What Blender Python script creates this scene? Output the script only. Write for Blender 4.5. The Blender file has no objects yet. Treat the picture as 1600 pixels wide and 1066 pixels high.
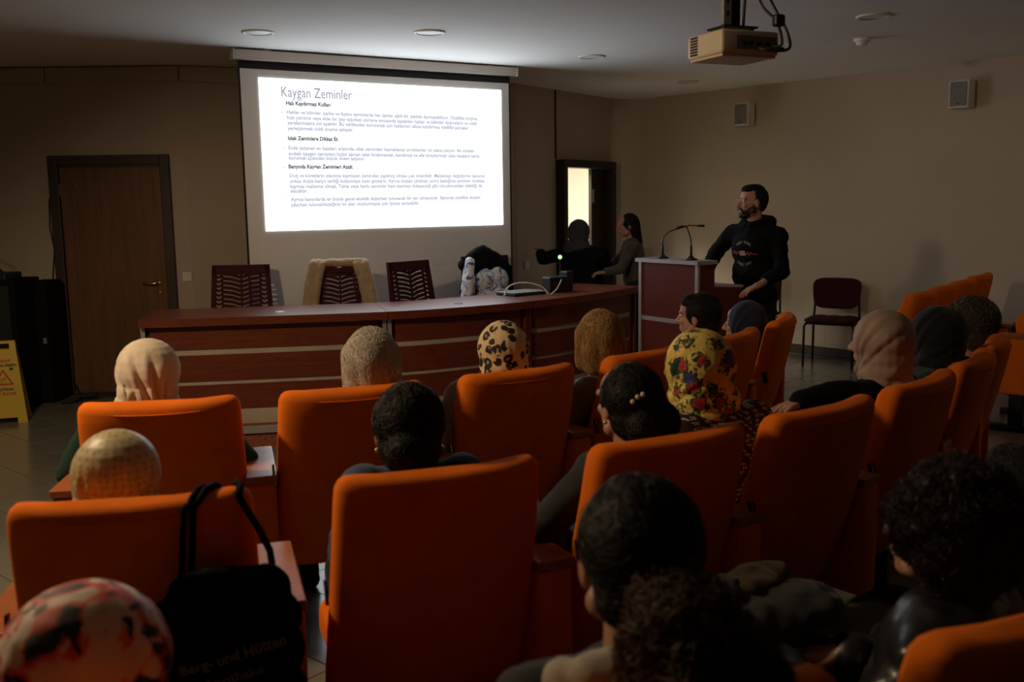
import bpy, bmesh, math, random
import numpy as np
from mathutils import Vector, Matrix, Euler, noise
from mathutils.bvhtree import BVHTree
random.seed(7)
SC = bpy.context.scene
COL = SC.collection
V = Vector
PI = math.pi

# ------------------------------------------------------------------ camera
FPX, CAMH = 1530.0, 1.66
pitch = math.atan(217 / FPX)
roll = 0.0145
cam = bpy.data.cameras.new('camera')
cam.sensor_width = 36.0
cam.lens = 36.0 * FPX / 1600.0
cam.clip_start = 0.05
cam.dof.use_dof = True
cam.dof.focus_distance = 6.5
cam.dof.aperture_fstop = 3.5
camo = bpy.data.objects.new('camera', cam)
COL.objects.link(camo)
fw = V((0, math.cos(pitch), -math.sin(pitch)))
rt = V((1, 0, 0))
up = rt.cross(fw)
ci = rt * math.cos(roll) - up * math.sin(roll)
cj = up * math.cos(roll) + rt * math.sin(roll)
camo.matrix_world = Matrix(((ci.x, cj.x, -fw.x, 0), (ci.y, cj.y, -fw.y, 0), (ci.z, cj.z, -fw.z, CAMH), (0, 0, 0, 1)))
SC.camera = camo

# ------------------------------------------------------------------ view, world, lights
SC.view_settings.view_transform = 'Standard'
SC.view_settings.look = 'None'
SC.view_settings.gamma = 1.0
SC.view_settings.use_curve_mapping = False
SC.view_settings.exposure = 0.0
w = bpy.data.worlds.new('world')
SC.world = w
w.use_nodes = True
w.node_tree.nodes['Background'].inputs[0].default_value = (1.0, 0.8, 0.6, 1)
w.node_tree.nodes['Background'].inputs[1].default_value = 0.0

SCREEN_EMIT = 5.0


def spot(name, loc, tgt, power, col, angle, blend, size):
    l = bpy.data.lights.new(name, 'SPOT')
    l.energy = power
    l.color = col
    l.spot_size = math.radians(angle)
    l.spot_blend = blend
    l.shadow_soft_size = size
    o = bpy.data.objects.new(name, l)
    COL.objects.link(o)
    o.location = loc
    o.rotation_euler = (V(tgt) - V(loc)).to_track_quat('-Z', 'Y').to_euler()
    return o


def area(name, loc, tgt, power, col, sx, sy):
    l = bpy.data.lights.new(name, 'AREA')
    l.shape = 'RECTANGLE'
    l.size, l.size_y = sx, sy
    l.energy = power
    l.color = col
    o = bpy.data.objects.new(name, l)
    COL.objects.link(o)
    o.location = loc
    o.rotation_euler = (V(tgt) - V(loc)).to_track_quat('-Z', 'Y').to_euler()
    return o


WARM = (1.0, 0.72, 0.43)
# recessed ceiling downlights that stay on at the left and at the right rear of the hall
spot('downlight_left', (-2.6, 2.9, 2.84), (-1.5, 3.9, 0), 265, WARM, 150, 0.35, 0.13)
spot('downlight_rear', (5.3, 5.2, 2.84), (4.2, 6.4, 0), 22, WARM, 140, 0.4, 0.13)
# lamp of the corridor behind the open door
area('corridor_lamp', (1.05, 13.0, 2.75), (1.05, 13.05, 0), 260, (1.0, 0.93, 0.80), 0.9, 0.9)


# ------------------------------------------------------------------ helpers
def tag(o, label=None, cat=None, group=None, kind=None):
    if label: o['label'] = label
    if cat: o['category'] = cat
    if group: o['group'] = group
    if kind: o['kind'] = kind
    return o


def empty(name, loc=(0, 0, 0), rz=0.0, label=None, cat=None, group=None, kind=None):
    o = bpy.data.objects.new(name, None)
    o.empty_display_size = 0.1
    COL.objects.link(o)
    o.location = loc
    o.rotation_euler = (0, 0, rz)
    return tag(o, label, cat, group, kind)


def mobj(name, me, mat=None, parent=None, loc=None, rot=None, smooth=False):
    if isinstance(me, bmesh.types.BMesh):
        bm = me
        me = bpy.data.meshes.new(name)
        bm.normal_update()
        bm.to_mesh(me)
        bm.free()
    if mat is not None and len(me.materials) == 0:
        me.materials.append(mat)
    if smooth:
        me.polygons.foreach_set('use_smooth', [True] * len(me.polygons))
    o = bpy.data.objects.new(name, me)
    COL.objects.link(o)
    if parent is not None: o.parent = parent
    if loc is not None: o.location = loc
    if rot is not None: o.rotation_euler = rot
    return o


def copy_tree(o, parent=None):
    c = o.copy()
    COL.objects.link(c)
    c.parent = parent
    for ch in list(o.children): copy_tree(ch, c)
    return c


def bbox(bm, c, s, bev=0.0, seg=2, M=None):
    r = bmesh.ops.create_cube(bm, size=1.0)
    vs = r['verts']
    for v in vs: v.co = V((v.co.x * s[0], v.co.y * s[1], v.co.z * s[2]))
    if bev > 0:
        es = list({e for v in vs for e in v.link_edges})
        rb = bmesh.ops.bevel(bm, geom=es, offset=bev, segments=seg, profile=0.5, affect='EDGES')
        vs = list({v for f in rb['faces'] for v in f.verts} | {v for v in vs if v.is_valid})
        # gather every vert of the island
        seen, todo = set(), list(vs)
        while todo:
            v = todo.pop()
            if v in seen: continue
            seen.add(v)
            for e in v.link_edges: todo.append(e.other_vert(v))
        vs = list(seen)
    T = Matrix.Translation(V(c)) @ (M.to_4x4() if M is not None else Matrix.Identity(4))
    for v in vs: v.co = T @ v.co
    return vs


def boxm(name, c, s, mat, parent=None, bev=0.0, seg=2, M=None, smooth=False):
    bm = bmesh.new()
    bbox(bm, c, s, bev, seg, M)
    return mobj(name, bm, mat, parent, smooth=smooth)


def btube(bm, pts, r, n=8, cap=True):
    pts = [V(p) for p in pts]
    rs = r if isinstance(r, (list, tuple)) else [r] * len(pts)
    rings = []
    ref = None
    for k, p in enumerate(pts):
        t = (pts[min(k + 1, len(pts) - 1)] - pts[max(k - 1, 0)])
        if t.length < 1e-9: t = V((0, 0, 1))
        t.normalize()
        if ref is None:
            ref = t.cross(V((0, 0, 1)))
            if ref.length < 0.1: ref = t.cross(V((1, 0, 0)))
        a = (ref - t * ref.dot(t)).normalized()
        ref = a
        b = t.cross(a)
        rings.append([bm.verts.new(p + (a * math.cos(2 * PI * i / n) + b * math.sin(2 * PI * i / n)) * rs[k]) for i in range(n)])
    for A, B in zip(rings, rings[1:]):
        for i in range(n): bm.faces.new((A[i], A[(i + 1) % n], B[(i + 1) % n], B[i]))
    if cap:
        bm.faces.new(rings[0][::-1])
        bm.faces.new(rings[-1])


def tubem(name, pts, r, mat, parent=None, n=8):
    bm = bmesh.new()
    btube(bm, pts, r, n)
    return mobj(name, bm, mat, parent, smooth=True)


def bprism(bm, poly, z0, z1):
    """vertical prism over an xy polygon"""
    a = [bm.verts.new((p[0], p[1], z0)) for p in poly]
    b = [bm.verts.new((p[0], p[1], z1)) for p in poly]
    n = len(poly)
    bm.faces.new(a[::-1])
    bm.faces.new(b)
    for i in range(n): bm.faces.new((a[i], a[(i + 1) % n], b[(i + 1) % n], b[i]))


def blathe(bm, prof, n=24, M=None):
    rings = []
    for r, z in prof:
        rings.append([bm.verts.new((M or Matrix.Identity(4)) @ V((r * math.cos(2 * PI * i / n), r * math.sin(2 * PI * i / n), z))) for i in range(n)])
    for A, B in zip(rings, rings[1:]):
        for i in range(n): bm.faces.new((A[i], A[(i + 1) % n], B[(i + 1) % n], B[i]))
    bm.faces.new(rings[0][::-1])
    bm.faces.new(rings[-1])


def text_mesh(body, size, align='LEFT', spacing=1.0, extrude=0.0, shear=0.0, bold=0.0, line=1.0):
    c = bpy.data.curves.new('txt', 'FONT')
    c.body = body
    c.size = size
    c.align_x = align
    c.space_character = spacing
    c.space_line = line
    c.extrude = extrude
    c.shear = shear
    c.offset = bold
    c.resolution_u = 2
    o = bpy.data.objects.new('txt', c)
    COL.objects.link(o)
    dg = bpy.context.evaluated_depsgraph_get()
    me = bpy.data.meshes.new_from_object(o.evaluated_get(dg))
    bpy.data.objects.remove(o)
    bpy.data.curves.remove(c)
    return me


def fit_width(me, wid):
    xs = [v.co.x for v in me.vertices]
    k = wid / max(1e-6, (max(xs) - min(xs)))
    x0 = min(xs)
    for v in me.vertices: v.co.x = (v.co.x - x0) * k
    return me


def tmesh(me, M):
    me.transform(M)
    return me


# ------------------------------------------------------------------ materials
def newmat(name):
    m = bpy.data.materials.new(name)
    m.use_nodes = True
    nt = m.node_tree
    return m, nt, nt.nodes['Principled BSDF']


def lnk(nt, a, b): nt.links.new(a, b)


def coords(nt, kind='Object', scale=(1, 1, 1), rot=(0, 0, 0)):
    tc = nt.nodes.new('ShaderNodeTexCoord')
    mp = nt.nodes.new('ShaderNodeMapping')
    mp.inputs['Scale'].default_value = scale
    mp.inputs['Rotation'].default_value = rot
    lnk(nt, tc.outputs[kind], mp.inputs['Vector'])
    return mp.outputs['Vector']


def ramp(nt, fac, stops, interp='LINEAR'):
    r = nt.nodes.new('ShaderNodeValToRGB')
    r.color_ramp.interpolation = interp
    e = r.color_ramp.elements
    while len(e) > 1: e.remove(e[-1])
    e[0].position, e[0].color = stops[0][0], (*stops[0][1], 1)
    for p, c in stops[1:]:
        n = e.new(p)
        n.color = (*c, 1)
    if fac is not None: lnk(nt, fac, r.inputs['Fac'])
    return r.outputs['Color']


def noise_tex(nt, vec, scale, detail=3, rough=0.55, dist=0.0):
    n = nt.nodes.new('ShaderNodeTexNoise')
    n.inputs['Scale'].default_value = scale
    n.inputs['Detail'].default_value = detail
    n.inputs['Roughness'].default_value = rough
    n.inputs['Distortion'].default_value = dist
    if vec is not None: lnk(nt, vec, n.inputs['Vector'])
    return n


def mixc(nt, fac, a, b, mode='MIX'):
    m = nt.nodes.new('ShaderNodeMix')
    m.data_type = 'RGBA'
    m.blend_type = mode
    for s, x in ((0, fac), (6, a), (7, b)):
        if isinstance(x, (int, float)): m.inputs[s].default_value = x
        elif isinstance(x, (tuple, list)): m.inputs[s].default_value = (*x, 1)
        else: lnk(nt, x, m.inputs[s])
    return m.outputs[2]


def mth(nt, op, a, b=None, c=None):
    m = nt.nodes.new('ShaderNodeMath')
    m.operation = op
    for k, x in enumerate((a, b, c)):
        if x is None: continue
        if isinstance(x, (int, float)): m.inputs[k].default_value = x
        else: lnk(nt, x, m.inputs[k])
    return m.outputs[0]


def bump(nt, b, h, strength=0.3, dist=0.01):
    n = nt.nodes.new('ShaderNodeBump')
    n.inputs['Strength'].default_value = strength
    n.inputs['Distance'].default_value = dist
    lnk(nt, h, n.inputs['Height'])
    lnk(nt, n.outputs[0], b.inputs['Normal'])


def plain(name, col, rough=0.5, metal=0.0, var=0.12, vs=5.0, bs=0.0, bsc=120.0, spec=0.5, sheen=0.0, coat=0.0):
    m, nt, b = newmat(name)
    v = coords(nt)
    n = noise_tex(nt, v, vs)
    lo = tuple(c * (1 - var) for c in col)
    hi = tuple(min(1, c * (1 + var)) for c in col)
    lnk(nt, ramp(nt, n.outputs['Fac'], [(0.3, lo), (0.7, hi)]), b.inputs['Base Color'])
    b.inputs['Roughness'].default_value = rough
    b.inputs['Metallic'].default_value = metal
    b.inputs['Specular IOR Level'].default_value = spec
    b.inputs['Sheen Weight'].default_value = sheen
    b.inputs['Coat Weight'].default_value = coat
    if bs > 0:
        n2 = noise_tex(nt, v, bsc, 2)
        bump(nt, b, n2.outputs['Fac'], bs, 0.004)
    return m


def wood(name, lo, hi, rough=0.35, scale=(1, 1, 1), coat=0.0, gs=9.0):
    m, nt, b = newmat(name)
    v = coords(nt, 'Object', scale)
    n = noise_tex(nt, v, gs, 6, 0.62, 0.6)
    lnk(nt, ramp(nt, n.outputs['Fac'], [(0.28, lo), (0.5, tuple((a + c) / 2 for a, c in zip(lo, hi))), (0.72, hi)]), b.inputs['Base Color'])
    b.inputs['Roughness'].default_value = rough
    b.inputs['Coat Weight'].default_value = coat
    bump(nt, b, n.outputs['Fac'], 0.06, 0.003)
    return m


def emis(name, col, strength):
    m, nt, b = newmat(name)
    nt.nodes.remove(b)
    e = nt.nodes.new('ShaderNodeEmission')
    e.inputs[0].default_value = (*col, 1)
    e.inputs[1].default_value = strength
    lnk(nt, e.outputs[0], nt.nodes['Material Output'].inputs[0])
    return m


MAT = {}
MAT['wall'] = plain('wall_paint', (0.50, 0.425, 0.34), 0.85, var=0.04, vs=1.5, bs=0.10, bsc=60, spec=0.2)
MAT['panel'] = wood('bounce_cutting_dark_wall', (0.035, 0.02, 0.012), (0.06, 0.034, 0.02), 0.5, (8, 8, 0.6), gs=3)  # invented dark panelling on unseen walls, cuts bounce light onto the seat backs
MAT['ceiling'] = plain('ceiling_paint', (0.88, 0.87, 0.85), 0.9, var=0.03, vs=0.8, spec=0.2)
MAT['floor'] = plain('floor_grout', (0.06, 0.055, 0.05), 0.8)
MAT['tile'] = plain('floor_tile_glaze', (0.20, 0.185, 0.145), 0.2, var=0.10, vs=2.5, bs=0.03, bsc=14, spec=0.5)
MAT['orange'] = plain('orange_upholstery', (0.80, 0.175, 0.012), 0.9, var=0.08, vs=9, bs=0.25, bsc=420, spec=0.12)
MAT['arm_wood'] = wood('armrest_wood', (0.30, 0.085, 0.03), (0.44, 0.15, 0.055), 0.3, (2, 9, 9))
MAT['mahogany'] = wood('mahogany_laminate', (0.125, 0.024, 0.011), (0.215, 0.048, 0.022), 0.33, (1.2, 1.2, 9), gs=5)
MAT['podium_wood'] = wood('podium_laminate', (0.095, 0.016, 0.009), (0.15, 0.028, 0.015), 0.35, (1.2, 1.2, 8), gs=5)
MAT['door_wood'] = wood('brown_door_veneer', (0.11, 0.050, 0.022), (0.19, 0.095, 0.042), 0.45, (9, 9, 0.6), gs=3)
MAT['frame_wood'] = plain('dark_door_frame', (0.050, 0.035, 0.026), 0.5)
MAT['dark_door'] = wood('dark_door_veneer', (0.018, 0.012, 0.009), (0.032, 0.02, 0.014), 0.5, (8, 8, 0.6), gs=3)
MAT['beige_strip'] = plain('beige_strip', (0.52, 0.45, 0.36), 0.5)
MAT['silver'] = plain('brushed_aluminium', (0.55, 0.55, 0.57), 0.35, 0.6)
MAT['chrome'] = plain('chrome', (0.7, 0.7, 0.7), 0.15, 1.0)
MAT['brass'] = plain('brass', (0.75, 0.50, 0.22), 0.25, 1.0)
MAT['black'] = plain('black_plastic', (0.012, 0.012, 0.013), 0.5)
MAT['black_metal'] = plain('black_steel', (0.014, 0.014, 0.015), 0.4, 0.3)
MAT['black_cabinet'] = plain('black_cabinet_carpet', (0.008, 0.008, 0.008), 0.9, bs=0.3, bsc=300, spec=0.1)
MAT['grey_plastic'] = plain('grey_plastic', (0.20, 0.20, 0.20), 0.6)
MAT['white_plastic'] = plain('white_plastic', (0.72, 0.70, 0.66), 0.45)
MAT['projector_shell'] = plain('projector_shell', (0.70, 0.62, 0.48), 0.45, var=0.03)
MAT['yellow'] = plain('yellow_plastic', (0.62, 0.42, 0.02), 0.45, var=0.05)
MAT['red_print'] = plain('red_print', (0.45, 0.03, 0.02), 0.6)
MAT['black_print'] = plain('black_print', (0.02, 0.02, 0.02), 0.6)
MAT['screen_cloth'] = plain('screen_cloth', (0.74, 0.72, 0.69), 0.8, var=0.02, spec=0.2)
MAT['screen_black'] = plain('screen_black_border', (0.01, 0.01, 0.01), 0.8)
MAT['screen_case'] = plain('screen_case', (0.62, 0.56, 0.50), 0.4, var=0.03)
MAT['maroon_plastic'] = plain('maroon_plastic', (0.050, 0.008, 0.012), 0.75, spec=0.2)
MAT['maroon_cloth'] = plain('maroon_fabric', (0.045, 0.009, 0.012), 0.9, bs=0.3, bsc=300, spec=0.2)
MAT['eye'] = plain('eye_white', (0.6, 0.56, 0.52), 0.2)
MAT['pearl'] = plain('pearl', (0.75, 0.70, 0.62), 0.15)
MAT['gold'] = plain('gold_earring', (0.8, 0.55, 0.2), 0.25, 1.0)
MAT['skin'] = plain('skin', (0.46, 0.25, 0.16), 0.55, var=0.10, vs=14, bs=0.08, bsc=180)
MAT['image_white'] = emis('projected_white', (0.86, 0.94, 1.0), SCREEN_EMIT)
MAT['image_title'] = emis('projected_title_grey', (0.24, 0.27, 0.40), 1.0)
MAT['image_head'] = emis('projected_heading_grey', (0.05, 0.06, 0.12), 1.0)
MAT['image_text'] = emis('projected_text_grey', (0.36, 0.42, 0.56), 1.0)
MAT['image_dimmed'] = emis('added_dim_white', (1.0, 1.0, 1.0), 1.12)  # lower glow for the patches added behind the slide text
MAT['led'] = emis('green_led', (0.25, 1.0, 0.2), 3.0)


def carpet_mat():
    m, nt, b = newmat('red_speckled_carpet')
    v = coords(nt)
    n = noise_tex(nt, v, 260, 2)
    lnk(nt, ramp(nt, n.outputs['Fac'], [(0.35, (0.16, 0.02, 0.012)), (0.52, (0.32, 0.06, 0.03)), (0.66, (0.62, 0.36, 0.22))]), b.inputs['Base Color'])
    b.inputs['Roughness'].default_value = 1.0
    bump(nt, b, n.outputs['Fac'], 0.6, 0.006)
    return m


MAT['carpet'] = carpet_mat()


def cloth(name, col, rough=0.85, weave=260.0, var=0.15, vs=12, spec=0.2, sheen=0.1, bs=0.2):
    return plain(name, col, rough, 0, var, vs, bs, weave, spec, sheen)


def leopard_mat():
    m, nt, b = newmat('leopard_print')
    v = coords(nt, 'Object', (1, 1, 0.9))
    wv = noise_tex(nt, v, 16, 2)
    wp = mixc(nt, 0.045, v, wv.outputs['Color'], 'ADD')
    vo = nt.nodes.new('ShaderNodeTexVoronoi')
    vo.inputs['Scale'].default_value = 24
    lnk(nt, wp, vo.inputs['Vector'])
    brk = noise_tex(nt, v, 38, 1)
    ring = ramp(nt, vo.outputs['Distance'], [(0.0, (0, 0, 0)), (0.15, (0, 0, 0)), (0.19, (1, 1, 1)), (0.47, (1, 1, 1)), (0.52, (0, 0, 0))])
    gap = ramp(nt, brk.outputs['Fac'], [(0.32, (0, 0, 0)), (0.37, (1, 1, 1))])
    spot_ = mixc(nt, 1.0, ring, gap, 'MULTIPLY')
    core = ramp(nt, vo.outputs['Distance'], [(0.12, (0.50, 0.27, 0.10)), (0.30, (0.80, 0.60, 0.36))])
    lnk(nt, mixc(nt, spot_, core, (0.012, 0.009, 0.008)), b.inputs['Base Color'])
    b.inputs['Roughness'].default_value = 0.7
    return m


def floral_mat():
    m, nt, b = newmat('yellow_floral_print')
    v = coords(nt)
    w1 = noise_tex(nt, v, 55, 3)
    vp = mixc(nt, 0.05, v, w1.outputs['Color'], 'ADD')
    fl = nt.nodes.new('ShaderNodeTexVoronoi')
    fl.inputs['Scale'].default_value = 14.5
    lnk(nt, vp, fl.inputs['Vector'])
    sep = nt.nodes.new('ShaderNodeSeparateColor')
    lnk(nt, fl.outputs['Color'], sep.inputs[0])
    w2 = noise_tex(nt, v, 95, 2)
    rag = mth(nt, 'MULTIPLY', mth(nt, 'SUBTRACT', w2.outputs['Fac'], 0.5), 0.9)
    dn = mth(nt, 'ADD', fl.outputs['Distance'], rag)
    # leaves crowd around each flower
    leaf = ramp(nt, dn, [(0.44, (1, 1, 1)), (0.50, (0, 0, 0))])
    c = mixc(nt, leaf, (0.80, 0.60, 0.15), (0.010, 0.050, 0.020))
    rag2 = mth(nt, 'ADD', fl.outputs['Distance'], mth(nt, 'MULTIPLY', rag, 0.45))
    fm = ramp(nt, rag2, [(0.27, (1, 1, 1)), (0.30, (0, 0, 0))])
    on = ramp(nt, sep.outputs[0], [(0.05, (0, 0, 0)), (0.07, (1, 1, 1))])
    fm = mixc(nt, 1.0, fm, on, 'MULTIPLY')
    petal = ramp(nt, rag2, [(0.03, (0.08, 0.002, 0.010)), (0.10, (0.50, 0.012, 0.03)), (0.16, (0.25, 0.005, 0.02)), (0.21, (0.60, 0.02, 0.05)), (0.28, (0.66, 0.10, 0.10))])
    blue = ramp(nt, sep.outputs[1], [(0.80, (0, 0, 0)), (0.82, (1, 1, 1))])
    petal = mixc(nt, blue, petal, (0.05, 0.08, 0.36))
    lnk(nt, mixc(nt, fm, c, petal), b.inputs['Base Color'])
    b.inputs['Roughness'].default_value = 0.8
    return m


def redblack_mat():
    m, nt, b = newmat('red_black_cream_print')
    v = coords(nt, 'Object', (1, 1, 1.2), (0.3, 0.5, 0.2))
    n = noise_tex(nt, v, 9, 3, 0.5, 1.6)
    c1 = ramp(nt, n.outputs['Fac'], [(0.34, (0.012, 0.012, 0.018)), (0.41, (0.03, 0.03, 0.045)), (0.44, (0.52, 0.04, 0.03)), (0.52, (0.70, 0.16, 0.10)), (0.55, (0.70, 0.56, 0.44)), (0.66, (0.72, 0.60, 0.48))])
    n2 = noise_tex(nt, v, 17, 2, 0.5, 0.8)
    k = ramp(nt, n2.outputs['Fac'], [(0.57, (0, 0, 0)), (0.61, (1, 1, 1))])
    lnk(nt, mixc(nt, k, c1, (0.015, 0.014, 0.02)), b.inputs['Base Color'])
    b.inputs['Roughness'].default_value = 0.65
    return m


def dotted_mat():
    m, nt, b = newmat('khaki_dotted_satin')
    v = coords(nt)
    vo = nt.nodes.new('ShaderNodeTexVoronoi')
    vo.inputs['Scale'].default_value = 62
    vo.inputs['Randomness'].default_value = 0.25
    lnk(nt, v, vo.inputs['Vector'])
    lnk(nt, ramp(nt, vo.outputs['Distance'], [(0.32, (0.40, 0.32, 0.17)), (0.46, (0.56, 0.47, 0.27))]), b.inputs['Base Color'])
    b.inputs['Roughness'].default_value = 0.45
    return m


def kilim_mat():
    m, nt, b = newmat('maroon_white_jacquard')
    v = coords(nt, 'Object', (1, 1, 1), (0, 0, 0))
    s = nt.nodes.new('ShaderNodeSeparateXYZ')
    lnk(nt, v, s.inputs[0])

    def tri(x, f):
        return mth(nt, 'PINGPONG', mth(nt, 'MULTIPLY', x, f), 1.0)
    xx = mth(nt, 'ADD', s.outputs[0], mth(nt, 'MULTIPLY', s.outputs[1], 0.45))
    a = tri(xx, 13)
    c = tri(s.outputs[2], 13)
    d = mth(nt, 'PINGPONG', mth(nt, 'ADD', a, c), 0.34)
    band = mth(nt, 'GREATER_THAN', d, 0.20)
    st = mth(nt, 'GREATER_THAN', mth(nt, 'FRACT', mth(nt, 'MULTIPLY', xx, 95)), 0.42)
    st2 = mth(nt, 'GREATER_THAN', mth(nt, 'FRACT', mth(nt, 'MULTIPLY', s.outputs[2], 70)), 0.38)
    k = mth(nt, 'MULTIPLY', band, mth(nt, 'MULTIPLY', st, st2))
    lnk(nt, mixc(nt, k, (0.035, 0.008, 0.010), (0.62, 0.56, 0.44)), b.inputs['Base Color'])
    b.inputs['Roughness'].default_value = 0.95
    return m


def bluefloral_mat():
    m, nt, b = newmat('white_blue_floral_print')
    v = coords(nt)
    n = noise_tex(nt, v, 20, 3, 0.6, 0.8)
    lnk(nt, ramp(nt, n.outputs['Fac'], [(0.34, (0.03, 0.06, 0.22)), (0.42, (0.16, 0.24, 0.50)), (0.48, (0.62, 0.66, 0.74)), (0.60, (0.74, 0.74, 0.74)), (0.66, (0.72, 0.56, 0.44))]), b.inputs['Base Color'])
    b.inputs['Roughness'].default_value = 0.8
    return m


def hair_mat(name, lo, hi, rough=0.45):
    m, nt, b = newmat(name)
    v = coords(nt, 'Object', (1, 1, 0.07))
    n = noise_tex(nt, v, 160, 3, 0.6)
    lnk(nt, ramp(nt, n.outputs['Fac'], [(0.3, lo), (0.7, hi)]), b.inputs['Base Color'])
    b.inputs['Roughness'].default_value = rough
    b.inputs['Specular IOR Level'].default_value = 0.35
    bump(nt, b, n.outputs['Fac'], 0.5, 0.004)
    return m


MAT['leopard'] = leopard_mat()
MAT['floral'] = floral_mat()
MAT['redblack'] = redblack_mat()
MAT['dotted'] = dotted_mat()
MAT['kilim'] = kilim_mat()
MAT['bluefloral'] = bluefloral_mat()
MAT['beige_scarf'] = cloth('beige_scarf', (0.64, 0.55, 0.44))
MAT['taupe_scarf'] = cloth('taupe_scarf', (0.36, 0.27, 0.23))
MAT['black_scarf'] = cloth('black_scarf', (0.010, 0.010, 0.012))
MAT['charcoal_scarf'] = cloth('charcoal_scarf', (0.045, 0.045, 0.052))
MAT['navy_scarf'] = cloth('navy_scarf', (0.022, 0.026, 0.055))
MAT['green_coat'] = cloth('dark_green_coat', (0.006, 0.030, 0.018))
MAT['grey_tweed'] = cloth('grey_tweed', (0.26, 0.21, 0.16), var=0.5, vs=180)
MAT['olive'] = cloth('olive_blouse', (0.17, 0.13, 0.045), 0.6)
MAT['white_top'] = cloth('white_top', (0.62, 0.55, 0.46))
MAT['grey_jacket'] = cloth('dark_grey_jacket', (0.030, 0.031, 0.033))
MAT['black_cloth'] = cloth('black_cloth', (0.006, 0.006, 0.007), spec=0.1, sheen=0.0)
MAT['denim'] = cloth('blue_denim', (0.055, 0.085, 0.15))
MAT['burgundy'] = cloth('burgundy_knit', (0.10, 0.012, 0.02))
MAT['blazer'] = cloth('grey_blazer', (0.085, 0.075, 0.062))
MAT['leather'] = plain('black_leather', (0.014, 0.014, 0.016), 0.33, 0, 0.2, 20, 0.2, 60)
MAT['grey_hood'] = cloth('light_grey_fleece', (0.36, 0.32, 0.26), vs=40)
MAT['jeans'] = cloth('dark_trousers', (0.015, 0.017, 0.025))
MAT['shoe'] = plain('black_shoe', (0.012, 0.012, 0.012), 0.4)
MAT['tan_jacket'] = cloth('tan_jacket', (0.40, 0.29, 0.17), 0.75)
MAT['hair_black'] = hair_mat('black_hair', (0.004, 0.004, 0.004), (0.018, 0.015, 0.013))
MAT['hair_brown'] = hair_mat('dark_brown_hair', (0.030, 0.016, 0.008), (0.12, 0.06, 0.026))
MAT['hair_red'] = hair_mat('dark_reddish_hair', (0.008, 0.003, 0.003), (0.030, 0.010, 0.009))
MAT['hair_blond'] = hair_mat('blond_hair', (0.20, 0.10, 0.028), (0.62, 0.38, 0.14))
MAT['hair_white'] = hair_mat('silver_hair', (0.42, 0.38, 0.31), (0.80, 0.75, 0.66))
MAT['hair_grey'] = hair_mat('grey_hair', (0.02, 0.018, 0.015), (0.16, 0.13, 0.10))

# ------------------------------------------------------------------ room shell
CEIL = 2.881
W0, WA, WM, WB, WC, WD = (-7.0, 8.72), (-2.86, 8.78), (-1.5, 9.38), (0.07, 10.42), (1.24, 12.10), (1.626, 12.23)
WE = (8.2, 4.606)
ROOM = [W0, WA, WM, WB, WC, WD, WE, (8.2, -3.0), (-7.0, -3.0)]


def wall_seg(name, a, b, z0=0.0, z1=CEIL, t=0.15, mat='wall', parent=None, bm=None):
    a, b = V((*a, 0)), V((*b, 0))
    d = (b - a).normalized()
    n = V((-d.y, d.x, 0))  # outward (room lies to the right of a->b when walking left to right)
    own = bm is None
    if own: bm = bmesh.new()
    bprism(bm, [a.xy, b.xy, (b + n * t).xy, (a + n * t).xy], z0, z1)
    if own:
        o = mobj(name, bm, MAT[mat], parent)
        if parent is None: o['kind'] = 'structure'
        return o


wall_seg('wall_left', W0, WA)
bm = bmesh.new()
wall_seg('', WA, WM, bm=bm)
wall_seg('', WM, WB, bm=bm)
tag(mobj('wall_front', bm, MAT['wall']), kind='structure')
# wall with the open door
wdir = (V((*WC, 0)) - V((*WB, 0))).normalized()
wout = V((-wdir.y, wdir.x, 0))


def wp(s, o=0.0, z=0.0): return V((*WB, 0)) + wdir * s + wout * o + V((0, 0, z))


WL = (V(WC) - V(WB)).length
bm = bmesh.new()
wall_seg('', wp(0).xy, wp(0.83).xy, bm=bm)
wall_seg('', wp(0.83).xy, wp(1.91).xy, 2.05, CEIL, bm=bm)
wall_seg('', wp(1.91).xy, WC, bm=bm)
tag(mobj('wall_door_side', bm, MAT['wall']), kind='structure')
wall_seg('wall_corner', WC, WD)
wall_seg('wall_right', WD, WE)
wall_seg('wall_far_right', WE, (8.2, -3.0), mat='panel')
wall_seg('wall_rear', (8.2, -3.0), (-7.0, -3.0), mat='panel')
wall_seg('wall_far_left', (-7.0, -3.0), W0, mat='panel')
# corridor behind the open door
bm = bmesh.new()
c0, c1, c2, c3 = wp(-1.2, 0.16), wp(-1.2, 2.1), wp(4.2, 2.1), wp(4.2, 0.16)
for a, b in ((c0, c1), (c1, c2), (c2, c3)): wall_seg('', a.xy, b.xy, bm=bm)
MAT['corridor'] = plain('corridor_paint', (0.80, 0.76, 0.66), 0.8, var=0.02)
tag(mobj('wall_corridor', bm, MAT['corridor']), kind='structure')
bm = bmesh.new()
bprism(bm, [p.xy for p in (c0, c3, c2, c1)], -0.06, -0.005)
tag(mobj('floor_corridor', bm, MAT['tile']), kind='structure')
bm = bmesh.new()
bprism(bm, [p.xy for p in (c0, c3, c2, c1)], CEIL, CEIL + 0.06)
tag(mobj('ceiling_corridor', bm, MAT['corridor']), kind='structure')
bpy.data.objects['corridor_lamp'].location = wp(1.15, 1.0, 2.75)
bpy.data.objects['corridor_lamp'].rotation_euler = (0, 0, 0)

bm = bmesh.new()
bprism(bm, ROOM[::-1], CEIL, CEIL + 0.1)
tag(mobj('ceiling', bm, MAT['ceiling']), kind='structure')
bm = bmesh.new()
bprism(bm, ROOM[::-1], -0.12, -0.006)
floor = tag(mobj('floor', bm, MAT['floor']), kind='structure')


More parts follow.
